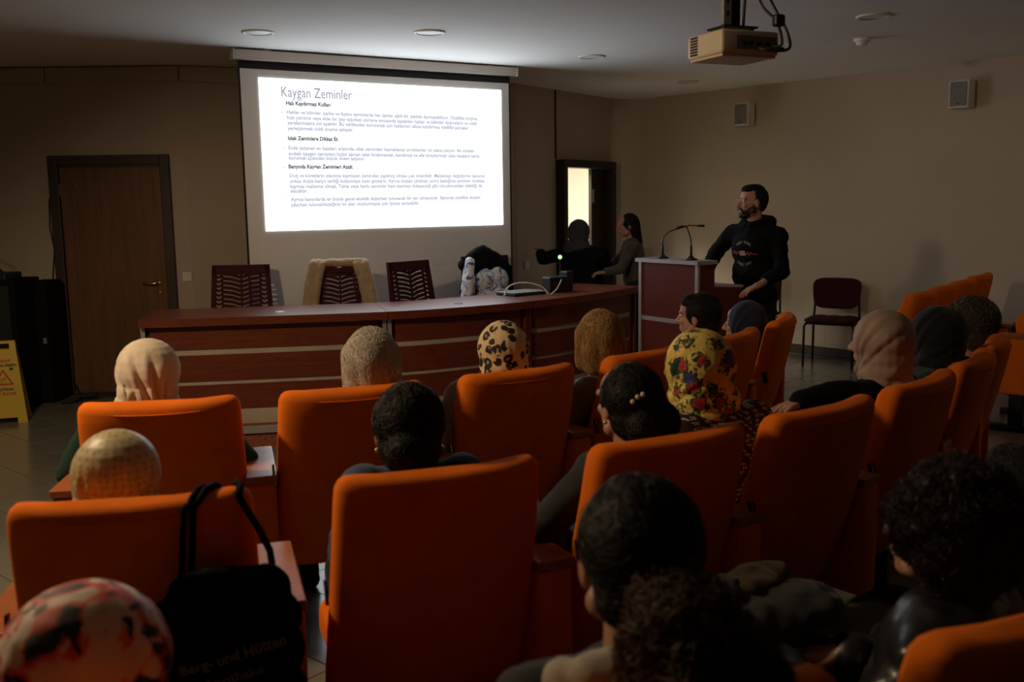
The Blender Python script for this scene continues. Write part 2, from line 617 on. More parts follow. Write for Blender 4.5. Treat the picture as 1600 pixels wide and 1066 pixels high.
def inside(p, poly):
    r = False
    n = len(poly)
    for k in range(n):
        a, b = poly[k], poly[(k + 1) % n]
        if (a[1] > p[1]) != (b[1] > p[1]) and p[0] < (b[0] - a[0]) * (p[1] - a[1]) / (b[1] - a[1]) + a[0]: r = not r
    return r


TS = 0.40
ta = math.radians(-41.3)
tx, ty = V((math.cos(ta), math.sin(ta), 0)), V((-math.sin(ta), math.cos(ta), 0))
bm = bmesh.new()
bbox(bm, (0, 0, -0.004), (TS - 0.006, TS - 0.006, 0.008), 0.0015, 1)
tile_me = bpy.data.meshes.new('floor_tile')
bm.to_mesh(tile_me)
bm.free()
tile_me.materials.append(MAT['tile'])
cand = []
for i in range(-40, 41):
    for j in range(-40, 41):
        p = tx * (i * TS) + ty * (j * TS)
        p += V((-3.37, 6.252, 0)) + tx * 0.15 + ty * (TS / 2)
        if not all(inside((p + tx * a + ty * b).xy, ROOM) for a in (-.21, .21) for b in (-.21, .21)): continue
        q = p - V((0, 0, CAMH))
        dz = q.dot(fw)
        vis = False
        if dz > 0.5:
            u, v = 800 + FPX * q.dot(ci) / dz, 533 - FPX * q.dot(cj) / dz
            vis = (-80 < u < 420 and v < 1150) or (1150 < u < 1690 and v < 900)
            vis = vis and not (p.y > 8.2 and p.x < 1.2 and p.x > -2.4)
        cand.append((0 if vis else 1, p.length, p))
cand.sort(key=lambda c: (c[0], c[1]))
rest = bmesh.new()
for k, (vis, _, p) in enumerate(cand):
    if k < 300 and vis == 0:
        o = bpy.data.objects.new('floor_tile', tile_me)
        COL.objects.link(o)
        o.parent = floor
        o.location = p
        o.rotation_euler = (0, 0, ta)
    else:
        h = TS / 2 - 0.003
        vs = [rest.verts.new(p + tx * a * h + ty * b * h) for a, b in ((-1, -1), (1, -1), (1, 1), (-1, 1))]
        rest.faces.new(vs)
o = mobj('floor_tiles', rest, MAT['tile'], floor)
o['kind'] = 'stuff'

# skirting of the right-hand wall
rd = (V((*WE, 0)) - V((*WD, 0))).normalized()
rn = V((rd.y, -rd.x, 0))


def rwp(s, o=0.0, z=0.0): return V((*WD, 0)) + rd * s + rn * o + V((0, 0, z))


bm = bmesh.new()
bprism(bm, [rwp(0.02).xy, rwp(0.02, .015).xy, rwp(9.8, .015).xy, rwp(9.8).xy], 0, 0.09)
tag(mobj('baseboard_right', bm, MAT['frame_wood']), kind='structure')

# cable trunk under the ceiling of the left wall, in two lengths
ld = (V((*WA, 0)) - V((*W0, 0))).normalized()
ln = V((ld.y, -ld.x, 0))


def lwp(x, o=0.0, z=0.0): return V((*W0, 0)) + ld * ((x + 7.0) / ld.x) + ln * o + V((0, 0, z))


for xa, xb, lab in ((-6.9, -4.02, 'cream cable trunk length at the left photo edge, above the cabinet'), (-4.012, -2.87, 'cream cable trunk length above the brown door')):
    bm = bmesh.new()
    bprism(bm, [lwp(xa, 0.0).xy, lwp(xa, .035).xy, lwp(xb, .035).xy, lwp(xb, 0.0).xy], CEIL - 0.135, CEIL - 0.012)
    tag(mobj('cable_trunk', bm, MAT['wall']), lab, 'cable trunk')
fd = (V((*WM, 0)) - V((*WA, 0))).normalized()
fn = V((fd.y, -fd.x, 0))
bm = bmesh.new()
a, b = V((*WA, 0)), V((*WM, 0))
bprism(bm, [a.xy, (a + fn * .035).xy, (b + fn * .035).xy, b.xy], CEIL - 0.135, CEIL - 0.012)
tag(mobj('cable_trunk', bm, MAT['wall']), 'cream cable trunk length running behind the screen', 'cable trunk')

# ------------------------------------------------------------------ doors
# door_1: closed brown door in the left wall
D1 = empty('door_1', lwp(-3.523, 0.0, 0.0), math.atan2(ld.y, ld.x), kind='structure')
DW, DH, FW_ = 1.06, 2.12, 0.085
boxm('door_leaf', (0, -0.010, (DH - FW_) / 2 + .004), (DW - 2 * FW_ - .008, 0.02, DH - FW_ - .012), MAT['door_wood'], D1, 0.003, 1)
for sx in (-1, 1): boxm('door_jamb', (sx * (DW - FW_) / 2, -0.024, DH / 2), (FW_, 0.047, DH), MAT['frame_wood'], D1, 0.006, 2)
boxm('door_head', (0, -0.024, DH - FW_ / 2), (DW - 2 * FW_ - .001, 0.047, FW_), MAT['frame_wood'], D1, 0.006, 2)
boxm('door_stop', (0, -0.027, DH - FW_ - .010), (DW - 2 * FW_ - .02, 0.012, 0.018), MAT['frame_wood'], D1)
hx, hz = 0.375, 0.98
h = boxm('handle_plate', (hx, -0.024, hz - .02), (0.042, 0.008, 0.23), MAT['brass'], D1, 0.003, 2)
bm = bmesh.new()
btube(bm, [(hx, -.028, hz + .01), (hx, -.070, hz + .01), (hx - .015, -.076, hz + .012), (hx - .06, -.077, hz + .004), (hx - .115, -.074, hz + .012), (hx - .135, -.074, hz + .006)], [.011, .010, .011, .009, .008, .006], 10)
mobj('handle', bm, MAT['brass'], h, smooth=True)
bm = bmesh.new()
blathe(bm, [(.011, 0), (.011, .012)], 12, Matrix.Translation((hx, -.028, hz - .075)) @ Matrix.Rotation(PI / 2, 4, 'X'))
mobj('lock_cylinder', bm, MAT['brass'], h)
for z in (0.28, 1.82): boxm('hinge', (-(DW / 2 - FW_) + .004, -0.022, z), (0.016, 0.012, 0.11), MAT['chrome'], D1, 0.003, 1)
for x in (-0.295, 0.250):
    bm = bmesh.new()
    blathe(bm, [(.007, 0), (.007, .004), (.003, .006)], 10, Matrix.Translation((x, -.0195, 1.86)) @ Matrix.Rotation(PI / 2, 4, 'X'))
    mobj('screw_cap', bm, MAT['chrome'], D1)

# door_2: dark double door, one leaf open onto the lit corridor
D2 = empty('door_2', wp(1.37), math.atan2(wdir.y, wdir.x), kind='structure')
for x in (-0.555, 0.555): boxm('door_jamb', (x, -0.015, 1.06), (0.08, 0.20, 2.12), MAT['dark_door'], D2, 0.004, 1)
boxm('door_head', (0, -0.015, 2.08), (1.03, 0.20, 0.085), MAT['dark_door'], D2, 0.004, 1)
f = boxm('fixed_leaf', (0.355, 0.02, 1.02), (0.318, 0.045, 2.03), MAT['dark_door'], D2, 0.003, 1)
boxm('door_sticker', (0.225, -0.006, 1.72), (0.03, 0.005, 0.16), MAT['white_plastic'], f)
lf = boxm('open_leaf', (-0.505, 0.40, 1.02), (0.045, 0.68, 2.03), MAT['dark_door'], D2, 0.003, 1)
bm = bmesh.new()
btube(bm, [(-.48, .66, 1.0), (-.43, .66, 1.0), (-.425, .56, 1.0)], .01, 8)
mobj('handle', bm, MAT['chrome'], lf, smooth=True)
# conduit above the door
tag(tubem('wall_conduit', [wp(0.765, -0.012, 2.13), wp(0.765, -0.012, CEIL - .01)], 0.009, MAT['frame_wood']), 'thin dark cable running from the ceiling down to the open door', 'cable')

# switch plates
for nm, p, rz, lab in (('wall_socket', wp(0.16, -0.006, 0.99), math.atan2(wdir.y, wdir.x), 'cream wall socket left of the open door'),
                       ('light_switch', lwp(-2.90, 0.006, 1.04), math.atan2(ld.y, ld.x), 'cream light switch plate behind the left maroon chair')):
    e = empty(nm, p, rz, lab, 'switch')
    boxm('plate', (0, -.004, 0), (0.085, 0.010, 0.085), MAT['white_plastic'], e, .004, 2)
    boxm('rocker', (0, -.011, 0), (0.045, 0.006, 0.055), MAT['white_plastic'], e, .002, 1)

# ------------------------------------------------------------------ ceiling fittings
def downlight(x, y, r, lab, lit=False):
    e = empty('ceiling_downlight', (x, y, CEIL), 0, lab, 'ceiling light', 'round ceiling downlights')
    bm = bmesh.new()
    blathe(bm, [(r, 0), (r, -.006), (r - .012, -.012), (r - .022, -.008), (r - .022, 0)], 32)
    mobj('trim_ring', bm, MAT['white_plastic'], e, smooth=True)
    bm = bmesh.new()
    blathe(bm, [(r - .023, -.001), (r - .023, -.006)], 32)
    mobj('diffuser', bm, MAT['white_plastic'], e)
    return e


downlight(-1.77, 7.187, 0.115, 'round white ceiling downlight above the left end of the screen')
downlight(-0.562, 7.289, 0.115, 'round white ceiling downlight brightly lit above the middle of the screen')
downlight(0.717, 8.60, 0.115, 'round ceiling downlight between the screen and the projector')
downlight(2.496, 6.913, 0.115, 'dim round ceiling downlight right of the projector cables')
downlight(1.873, 10.476, 0.115, 'faint round ceiling downlight below the projector near the corner')
e = empty('smoke_detector', (2.754, 7.857, CEIL), 0, 'small white smoke detector on the ceiling right of the projector', 'smoke detector')
bm = bmesh.new()
blathe(bm, [(.062, 0), (.062, -.018), (.055, -.026)], 24)
mobj('base', bm, MAT['white_plastic'], e, smooth=True)
bm = bmesh.new()
blathe(bm, [(.045, -.026), (.042, -.045), (.026, -.056), (.0, -.058)], 24)
mobj('sensor', bm, MAT['white_plastic'], e, smooth=True)

# wall loudspeakers
def wall_speaker(x, lab):
    t = (x - WD[0]) / rd.x
    e = empty('wall_loudspeaker', rwp(t, 0, 2.575), math.atan2(rd.y, rd.x), lab, 'loudspeaker', 'loudspeakers on the right wall')
    boxm('bracket', (0, -.03, 0), (.05, .06, .08), MAT['black'], e)
    c = boxm('cabinet', (0, -.115, 0), (.185, .13, .25), MAT['white_plastic'], e, .015, 3)
    boxm('grille', (0, -.184, 0), (.155, .012, .215), MAT['grey_plastic'], e, .005, 2)
    boxm('badge', (0, -.192, -.085), (.022, .003, .010), MAT['black'], c)


wall_speaker(2.665, 'grey wall loudspeaker nearer the corner, above the standing person')
wall_speaker(4.22, 'grey wall loudspeaker nearer the right photo edge')

# ------------------------------------------------------------------ projection screen
SCR = empty('projection_screen', (-2.1295, 7.870, 0), math.radians(30.94), 'white pull-down projection screen showing a slide of text', 'screen')
cs = boxm('screen_case', (1.268, 0.0, 2.832), (2.56, 0.095, 0.078), MAT['screen_case'], SCR, .012, 3)
for x in (-0.018, 2.554): boxm('end_cap', (x, 0, 2.832), (.014, .105, .088), MAT['white_plastic'], cs, .006, 2)
for x in (0.25, 2.28): boxm('hanger', (x, 0, 2.8745), (.05, .05, .013), MAT['silver'], cs)
boxm('fabric', (1.262, 0.006, 1.735), (2.452, 0.003, 1.99), MAT['screen_cloth'], SCR)
boxm('black_top_border', (1.262, 0.005, 2.765), (2.476, 0.004, 0.068), MAT['screen_black'], SCR)
for x in (0.028, 2.496): boxm('black_side_border', (x, 0.005, 1.735), (.016, 0.004, 1.99), MAT['screen_black'], SCR)
bm = bmesh.new()
btube(bm, [(0.02, .005, .735), (2.50, .005, .735)], .014, 10)
mobj('bottom_bar', bm, MAT['screen_black'], SCR, smooth=True)
IMG = boxm('projected_image', (1.2935, 0.001, 2.061), (2.223, 0.002, 1.207), MAT['image_white'], SCR)
RX = Matrix.Rotation(PI / 2, 4, 'X')


def slide(body, size, x, z, mat, wid=None, bold=0.0, name='slide_text'):
    me = text_mesh(body, size, bold=bold)
    if wid: fit_width(me, wid)
    tmesh(me, Matrix.Translation((x, -0.0022, z)) @ RX)
    o = mobj(name, me, MAT[mat], IMG)
    # dimmer glowing patch added behind each line so thin strokes stay legible
    boxm('added_dim_patch', (x + wid / 2, -.0008, z + size * .26), (wid + .05, .0008, size * 1.05), MAT['image_dimmed'], IMG)
    return o


slide('Kaygan Zeminler', .115, .361, 2.525, 'image_title', .60, -0.0004, 'slide_title')
for body, x, z, wd in (('Halı Kaydırmaz Kullan', .395, 2.461, .374), ('Islak Zeminlere Dikkat Et', .398, 2.184, .426), ('Banyoda Kaygan Zeminleri Azalt', .392, 1.958, .553)):
    slide(body, .045, x, z, 'image_head', wd, 0.0014, 'slide_heading')
PAR = [[('Halılar ve kilimler, parke ve fayans zeminlerde her zaman sabit bir şekilde durmayabiliyor. Özellikle koşma,', 2.392, 1.758),
        ('hızlı yürüme veya elde bir şey taşırken yürüme esnasında kayabilen halılar ve kilimler düşmelere ve ciddi', 2.349, 1.746),
        ('yaralanmalara yol açabilir. Bu tehlikeden korunmak için halılarının altına kaydırmaz özellikli parçalar', 2.308, 1.662),
        ('yerleştirmek ciddi öneme sahiptir.', 2.264, .567)],
       [('Evde yaşanan ev kazaları arasında, ıslak zeminden kaynaklanan problemler ön plana çıkıyor. Bu yüzden', 2.108, 1.715),
        ('evdeki kaygan zeminleri hiçbir zaman ıslak bırakmamak, kendimizi ve aile bireylerimizi olası kazalara karşı', 2.062, 1.768),
        ('korumak açısından büyük önem taşıyor.', 2.028, .661)],
       [('Duş ve küvetlerin ıslanınca kaymayan zeminden yapılmış olması çok önemlidir. Malzemeyi değiştirme şansınız', 1.886, 1.821),
        ('yoksa duşta banyo terliği kullanmaya özen gösterin. Ayrıca duştan çıktıktan sonra bastığınız zeminler mutlaka', 1.842, 1.816),
        ('kaymaz malzeme olmalı. Tahta veya havlu zeminler hem kaymayı önleyeceği gibi vücudunuzdaki ıslaklığı da', 1.799, 1.791),
        ('alacaktır.', 1.763, .146)],
       [('Ayrıca banyolarda en büyük genel eksiklik düşerken tutunacak bir yer olmayışıdır. Banyoda özellikle duştan', 1.694, 1.770),
        ('çıkarken tutunabileceğiniz bir alan oluşturmanız çok işinize yarayabilir.', 1.651, 1.160)]]
for par in PAR:
    for body, z, wd in par: slide(body, .042, .398, z, 'image_text', wd, 0.0010, 'slide_line')
for z in (2.402, 2.118, 1.966, 1.896, 1.704):
    bm = bmesh.new()
    blathe(bm, [(.006, 0), (.006, .001)], 10, Matrix.Translation((.358, -.001, z)) @ Matrix.Rotation(PI / 2, 4, 'X'))
    mobj('slide_bullet', bm, MAT['image_head'], IMG)

# ------------------------------------------------------------------ stage platform and curved desk
PZ = 0.15
FR = [V((-2.52, 6.56)), V((-1.757, 6.685)), V((-.875, 6.865)), V((-.369, 7.095)), V((.152, 7.473)), V((.629, 7.945)), V((1.138, 8.635))]


def catmull(P, n):
    Q = [P[0] * 2 - P[1]] + P + [P[-1] * 2 - P[-2]]
    out = []
    for k in range(1, len(Q) - 2):
        a, b, c, d = Q[k - 1:k + 3]
        for i in range(n):
            t = i / n
            out.append(0.5 * ((2 * b) + (c - a) * t + (2 * a - 5 * b + 4 * c - d) * t * t + (3 * b - a - 3 * c + d) * t ** 3))
    return out + [P[-1].copy()]


NS = 6
FC = catmull(FR, NS)


def nrm(k):
    t = (FC[min(k + 1, len(FC) - 1)] - FC[max(k - 1, 0)]).normalized()
    return V((t.y, -t.x))


def off(k, o): return FC[k] + nrm(k) * o


def band(bm, k0, k1, o0, o1, z0, z1, e0=0.0, e1=0.0):
    """curved slab between offsets o0 (front) and o1 (back)"""
    ks = list(range(k0, k1 + 1))
    A = [off(k, o0) for k in ks]
    B = [off(k, o1) for k in ks]
    ta_, tb_ = (FC[k0 + 1] - FC[k0]).normalized(), (FC[k1] - FC[k1 - 1]).normalized()
    for L in (A, B):
        L[0] = L[0] + ta_ * e0
        L[-1] = L[-1] - tb_ * e1
    bprism(bm, [p for p in A] + [p for p in B[::-1]], z0, z1)


# platform
bm = bmesh.new()
poly = [FC[0] + V((-.18, -.07))] + [off(k, .09) for k in range(len(FC))] + [V((1.28, 8.85)), V((.25, 9.75)), V((-1.55, 9.0)), V((-2.72, 8.3))]
bprism(bm, poly, 0, PZ)
pf = tag(mobj('stage_platform', bm, MAT['carpet']), 'low red speckled carpet platform under the curved desk', 'platform')
bm = bmesh.new()
band(bm, 0, len(FC) - 1, .115, .06, PZ - .035, PZ + .006)
mobj('platform_nosing', bm, MAT['silver'], pf)

labs = ['left section of the curved mahogany desk, behind the beige and silver-haired heads',
        'middle section of the curved mahogany desk, behind the leopard headscarf',
        'right section of the curved mahogany desk, beside the podium']
for uix, (k0, k1) in enumerate(((0, 2 * NS), (2 * NS, 4 * NS), (4 * NS, 6 * NS))):
    U = empty('curved_desk', (0, 0, 0), 0, labs[uix], 'desk', 'sections of the curved desk')
    base = V((*off((k0 + k1) // 2, -.3), PZ))
    U.location = base

    def put(name, mat, *bands, parent=U):
        bm = bmesh.new()
        for b_ in bands: band(bm, *b_)
        bmesh.ops.translate(bm, verts=bm.verts, vec=-base)
        return mobj(name, bm, MAT[mat], parent)
    wt = put('worktop', 'mahogany', (k0, k1, .02, -.66, .868, .91, .002, .002))
    put('front_edge', 'mahogany', (k0, k1, .024, -.02, .855, .905, .004, .004), parent=wt)
    for z0, z1 in ((.685, .853), (.462, .645), (.258, .435)): put('front_board', 'mahogany', (k0, k1, -.055, -.085, z0, z1, .06, .06))
    for z0, z1 in ((.640, .690), (.430, .467)): put('beige_strip', 'beige_strip', (k0, k1, -.066, -.080, z0, z1, .06, .06))
    put('plinth', 'beige_strip', (k0, k1, -.06, -.09, PZ, .256, .06, .06))
    put('back_panel', 'mahogany', (k0, k1, -.092, -.105, PZ + .01, .862, .01, .01))
    for k, sg in ((k0, 1), (k1, -1)):
        t = (FC[min(k + 1, len(FC) - 1)] - FC[max(k - 1, 0)]).normalized() * sg
        n = nrm(k)
        bm = bmesh.new()
        P_ = FC[k] + t * .004
        bprism(bm, ([P_ - n * .05, P_ - n * .62, P_ + t * .03 - n * .62, P_ + t * .03 - n * .05])[::-1 if sg > 0 else 1], PZ, .866)
        bmesh.ops.translate(bm, verts=bm.verts, vec=-base)
        bmesh.ops.recalc_face_normals(bm, faces=bm.faces)
        s_ = mobj('side_panel', bm, MAT['mahogany'], U)
        bm = bmesh.new()
        bprism(bm, ([P_ - n * .036, P_ - n * .050, P_ + t * .028 - n * .050, P_ + t * .028 - n * .036])[::-1 if sg > 0 else 1], PZ, .864)
        bmesh.ops.translate(bm, verts=bm.verts, vec=-base)
        bmesh.ops.recalc_face_normals(bm, faces=bm.faces)
        mobj('silver_post', bm, MAT['silver' if (uix == 0 or k == k0 == 2 * NS) else 'mahogany'], s_)
    if uix in (0, 1):
        k = (k0 + k1) // 2 + 1
        q = off(k, -.22) - base.xy
        bm = bmesh.new()
        blathe(bm, [(.036, 0), (.036, .003), (.028, .005)], 20, Matrix.Translation((q.x, q.y, .91 - PZ)))
        mobj('cable_grommet', bm, MAT['black'] if uix else MAT['silver'], wt)

# ------------------------------------------------------------------ podium
al = math.radians(56)
Pp = V((1.276, 6.70, 0))
pfx = V((-math.cos(al), math.sin(al), 0))   # along the front face, from near corner to far corner
pdx = V((math.sin(al), math.cos(al), 0))    # into the depth
POD = empty('podium', Pp + pfx * .3 + pdx * .22, 0, 'mahogany lectern with silver edges and two gooseneck microphones on it', 'podium')
PB = POD.location


def pod_prism(name, poly_dz, x0, x1, mat, parent=POD, bev=0.0):
    """poly_dz: (depth, z) outline, extruded along the front face from x0 to x1"""
    bm = bmesh.new()
    A = [bm.verts.new(Pp + pfx * x0 + pdx * d + V((0, 0, z)) - PB) for d, z in poly_dz]
    B = [bm.verts.new(Pp + pfx * x1 + pdx * d + V((0, 0, z)) - PB) for d, z in poly_dz]
    n = len(A)
    bm.faces.new(A)
    bm.faces.new(B[::-1])
    for i in range(n): bm.faces.new((A[i], B[i], B[(i + 1) % n], A[(i + 1) % n]))
    bmesh.ops.recalc_face_normals(bm, faces=bm.faces)
    return mobj(name, bm, MAT[mat], parent)


TZ = 1.215
side = [(.02, 0.0), (.02, TZ), (.165, TZ), (.165, 1.055), (.44, 1.04), (.44, 0.0)]
for x0, x1 in ((0.0, .022), (.578, .60)): pod_prism('side_panel', side, x0, x1, 'podium_wood')
fp = pod_prism('front_board', [(.012, .82), (.012, TZ), (.032, TZ), (.032, .82)], .024, .576, 'podium_wood')
pod_prism('front_board', [(.012, .06), (.012, .79), (.032, .79), (.032, .06)], .024, .576, 'podium_wood')
pod_prism('silver_strip', [(.006, .79), (.006, .82), (.03, .82), (.03, .79)], .024, .576, 'silver')
for x0, x1 in ((-.004, .024), (.576, .604)): pod_prism('silver_edge', [(.0, 0.0), (.0, TZ), (.020, TZ), (.020, 0.0)], x0, x1, 'silver')
pod_prism('podium_top', [(-.02, TZ), (-.02, TZ + .026), (.175, TZ + .026), (.175, TZ)], -.02, .62, 'silver')
pod_prism('back_rail', [(.150, 1.06), (.150, TZ - .002), (.165, TZ - .002), (.165, 1.06)], .024, .576, 'podium_wood')
pod_prism('reading_shelf', [(.168, 1.056), (.168, 1.072), (.45, 1.055), (.45, 1.038)], -.004, .604, 'silver')


def gooseneck(base, pts, lab, ra=0.0):
    e = empty('gooseneck_microphone', base, 0, lab, 'microphone')
    bm = bmesh.new()
    blathe(bm, [(.045, 0), (.045, .008), (.02, .018), (.016, .03)], 20)
    mobj('base', bm, MAT['black'], e, smooth=True)
    tubem('stem_sleeve', [(0, 0, .022), (0, 0, .10)], .009, MAT['black'], e)
    tubem('neck', [V(p) for p in pts], .0042, MAT['black_metal'], e)
    d = (V(pts[-1]) - V(pts[-2])).normalized()
    tubem('capsule', [V(pts[-1]), V(pts[-1]) + d * .05], [.008, .009], MAT['black'], e)
    return e


m1 = Pp + pfx * .43 + pdx * .075 + V((0, 0, TZ + .026))
gooseneck(m1, [(0, 0, .09), (0, 0, .12), (.01, 0, .16), (.05, 0, .195), (.12, 0, .215), (.19, 0, .235), (.25, 0, .232)], 'gooseneck microphone on the podium with its neck bent far to the right')
m2 = Pp + pfx * .14 + pdx * .075 + V((0, 0, TZ + .026))
gooseneck(m2, [(0, 0, .09), (0, 0, .13), (-.012, 0, .18), (-.03, 0, .225), (-.05, 0, .24), (-.062, 0, .236)], 'upright gooseneck microphone on the podium, hooked at its tip')

# ------------------------------------------------------------------ organic surfaces: joined volumes, remeshed into one skin
def _sph(n=20, m=13):
    vs, fs = [V((0, 0, -1))], []
    for j in range(1, m):
        a = -PI / 2 + PI * j / m
        for i in range(n):
            b = 2 * PI * i / n
            vs.append(V((math.cos(a) * math.cos(b), math.cos(a) * math.sin(b), math.sin(a))))
    vs.append(V((0, 0, 1)))
    top = len(vs) - 1
    for i in range(n): fs.append((0, 1 + (i + 1) % n, 1 + i))
    for j in range(m - 2):
        for i in range(n):
            a, b = 1 + j * n + i, 1 + j * n + (i + 1) % n
            fs.append((a, b, b + n, a + n))
    o = 1 + (m - 2) * n
    for i in range(n): fs.append((o + i, o + (i + 1) % n, top))
    return vs, fs


SV, SF = _sph()


def ell(c, r, R=None): return ('e', V(c), V(r) if not isinstance(r, (int, float)) else V((r, r, r)), R)


def cap(a, b, ra, rb=None): return ('c', V(a), V(b), ra, ra if rb is None else rb)


def xf(parts, M):
    """transform a list of parts by a rigid 4x4"""
    R3 = M.to_3x3()
    out = []
    for p in parts:
        if p[0] == 'e': out.append(('e', M @ p[1], p[2], R3 @ p[3] if p[3] is not None else R3))
        else: out.append(('c', M @ p[1], M @ p[2], p[3], p[4]))
    return out


def inflate(parts, d):
    out = []
    for p in parts:
        if p[0] == 'e': out.append(('e', p[1], p[2] + V((d, d, d)), p[3]))
        else: out.append(('c', p[1], p[2], p[3] + d, p[4] + d))
    return out


def chain(pts, rs): return [cap(a, b, ra, rb) for a, b, ra, rb in zip(pts, pts[1:], rs, rs[1:])]


def blob(parts, voxel=0.012, smooth=6, disp=None, factor=0.5):
    vs, fs = [], []
    for p in parts:
        o = len(vs)
        if p[0] == 'e':
            R = p[3] if p[3] is not None else Matrix.Identity(3)
            for s in SV: vs.append(p[1] + R @ V((s.x * p[2].x, s.y * p[2].y, s.z * p[2].z)))
        else:
            d = p[2] - p[1]
            L = d.length
            Q = d.to_track_quat('Z', 'Y').to_matrix() if L > 1e-6 else Matrix.Identity(3)
            for s in SV:
                if s.z < -0.001: vs.append(p[1] + Q @ (s * p[3]))
                else: vs.append(p[2] + Q @ (s * p[4]))
        fs += [tuple(k + o for k in f) for f in SF]
    me = bpy.data.meshes.new('blob')
    me.from_pydata(vs, [], fs)
    o = bpy.data.objects.new('blob', me)
    COL.objects.link(o)
    r = o.modifiers.new('r', 'REMESH')
    r.mode = 'VOXEL'
    r.voxel_size = voxel
    if smooth:
        s = o.modifiers.new('s', 'SMOOTH')
        s.factor = factor
        s.iterations = smooth
    dg = bpy.context.evaluated_depsgraph_get()
    out = bpy.data.meshes.new_from_object(o.evaluated_get(dg))
    bpy.data.objects.remove(o)
    bpy.data.meshes.remove(me)
    if disp:
        nn = [v.normal.copy() for v in out.vertices]
        for v, n in zip(out.vertices, nn): v.co = v.co + n * disp(v.co, n)
    out.polygons.foreach_set('use_smooth', [True] * len(out.polygons))
    return out


def join_meshes(ms, mat):
    bm = bmesh.new()
    for m in ms:
        bm.from_mesh(m)
        bpy.data.meshes.remove(m)
    me = bpy.data.meshes.new('joined')
    bm.to_mesh(me)
    bm.free()
    me.polygons.foreach_set('use_smooth', [True] * len(me.polygons))
    me.materials.clear()
    me.materials.append(mat)
    return me


def wrinkle(a=0.005, f=11.0, zs=1.0, seed=0.0):
    def fn(p, n):
        q = V((p.x * f + seed, p.y * f + seed * 1.7, p.z * f * zs))
        x = noise.noise(q)
        y = noise.noise(q * 2.3)
        return a * (1.2 * (0.5 - abs(x)) + 0.5 * y)
    return fn


# ------------------------------------------------------------------ auditorium seats
ARC = V((-2.0, 6.95))


def seat_back_mesh():
    bm = bmesh.new()
    prof = [(.30, .200), (.36, .176), (.45, .142), (.55, .108), (.65, .078), (.75, .052), (.84, .030), (.92, .014), (.965, .005), (.985, .001), (.997, .000), (1.002, .0)]
    ins = [.016, .004, 0, 0, 0, 0, 0, 0, 0.002, .010, .024, .042]
    N = 48
    rings = []
    for (z, y), d in zip(prof, ins):
        hw = .270 + (.97 - z) * .022 - d * .9
        ht = .056 + (.97 - z) * .012 - d * .85
        ring = []
        for i in range(N):
            t = 2 * PI * i / N
            c, s = math.cos(t), math.sin(t)
            e = 2 / 6.5
            x = hw * math.copysign(abs(c) ** e, c)
            yy = ht * math.copysign(abs(s) ** (2 / 3.4), s)
            ear = .045 * (abs(x) / .28) ** 2.2
            zz = z + (.012 * (abs(x) / .28) ** 2 - .006) * max(0, (z - .6) / .4)
            ring.append(bm.verts.new((x, y + .056 + yy + ear, zz)))
        rings.append(ring)
    for A, B in zip(rings, rings[1:]):
        for i in range(N): bm.faces.new((A[i], A[(i + 1) % N], B[(i + 1) % N], B[i]))
    bm.faces.new(rings[0][::-1])
    bm.faces.new(rings[-1])
    me = bpy.data.meshes.new('backrest')
    bm.to_mesh(me)
    bm.free()
    me.polygons.foreach_set('use_smooth', [True] * len(me.polygons))
    me.materials.append(MAT['orange'])
    return me


def make_seat():
    e = empty('auditorium_seat')
    b = mobj('backrest', seat_back_mesh(), None, e)
    bm = bmesh.new()
    pts = [V((.262 * math.sin(a), .006 + .052 * (abs(math.sin(a))) ** 2.2, .962 + .010 * math.sin(a) ** 2)) for a in [(-1 + 2 * k / 20) * PI / 3.1 for k in range(21)]]
    btube(bm, pts, .0032, 5)
    mobj('piping', bm, MAT['orange'], b, smooth=True)
    boxm('seat_cushion', (0, .46, .385), (.45, .46, .13), MAT['orange'], e, .04, 4, Matrix.Rotation(math.radians(5), 3, 'X'), True)
    boxm('seat_shell', (0, .44, .300), (.42, .38, .035), MAT['black'], e, .01, 2)
    boxm('name_tag', (-.296, .125, .70), (.006, .026, .062), MAT['black'], e, .002, 1, Matrix.Rotation(math.radians(-16), 3, 'X'))
    boxm('tag_edge', (-.300, .118, .70), (.003, .006, .058), MAT['chrome'], e, 0, 1, Matrix.Rotation(math.radians(-16), 3, 'X'))
    return e


def make_arm(parent, sx, ang, ln=.44):
    R = Matrix.Rotation(ang, 3, 'Z')
    def P(x, y, z): return V((sx * x, 0, 0)) + R @ V((0, y, z))
    a = boxm('arm_panel', P(.335, .34, .470), (.104, ln + .04, .40), MAT['orange'], parent, .018, 3, R, True)
    boxm('arm_top', P(.335, .33, .684), (.112, .46, .028), MAT['arm_wood'], a, .004, 2, R)
    boxm('pedestal_leg', P(.335, .36, .170), (.045, .10, .24), MAT['black_metal'], parent, .008, 2, R)
    boxm('pedestal_foot', P(.335, .36, .025), (.06, .36, .05), MAT['black_metal'], parent, .01, 2, R)
    return a


def polar(r, deg): return ARC + V((math.cos(math.radians(deg)), math.sin(math.radians(deg)))) * r


def seat_rz(p):
    d = (ARC - V((p[0], p[1]))).normalized()
    return math.atan2(-d.x, d.y)


proto = make_seat()
make_arm(proto, 1, math.radians(4.0))
first = [True]
row_ends = []


def place_seat(p, rz, label, group, left_arm=False):
    global proto
    o = proto if first[0] else copy_tree(proto)
    first[0] = False
    o.location = (p[0], p[1], 0)
    o.rotation_euler = (0, 0, rz)
    tag(o, label, 'seat', group)
    if left_arm: row_ends.append(o)
    return o


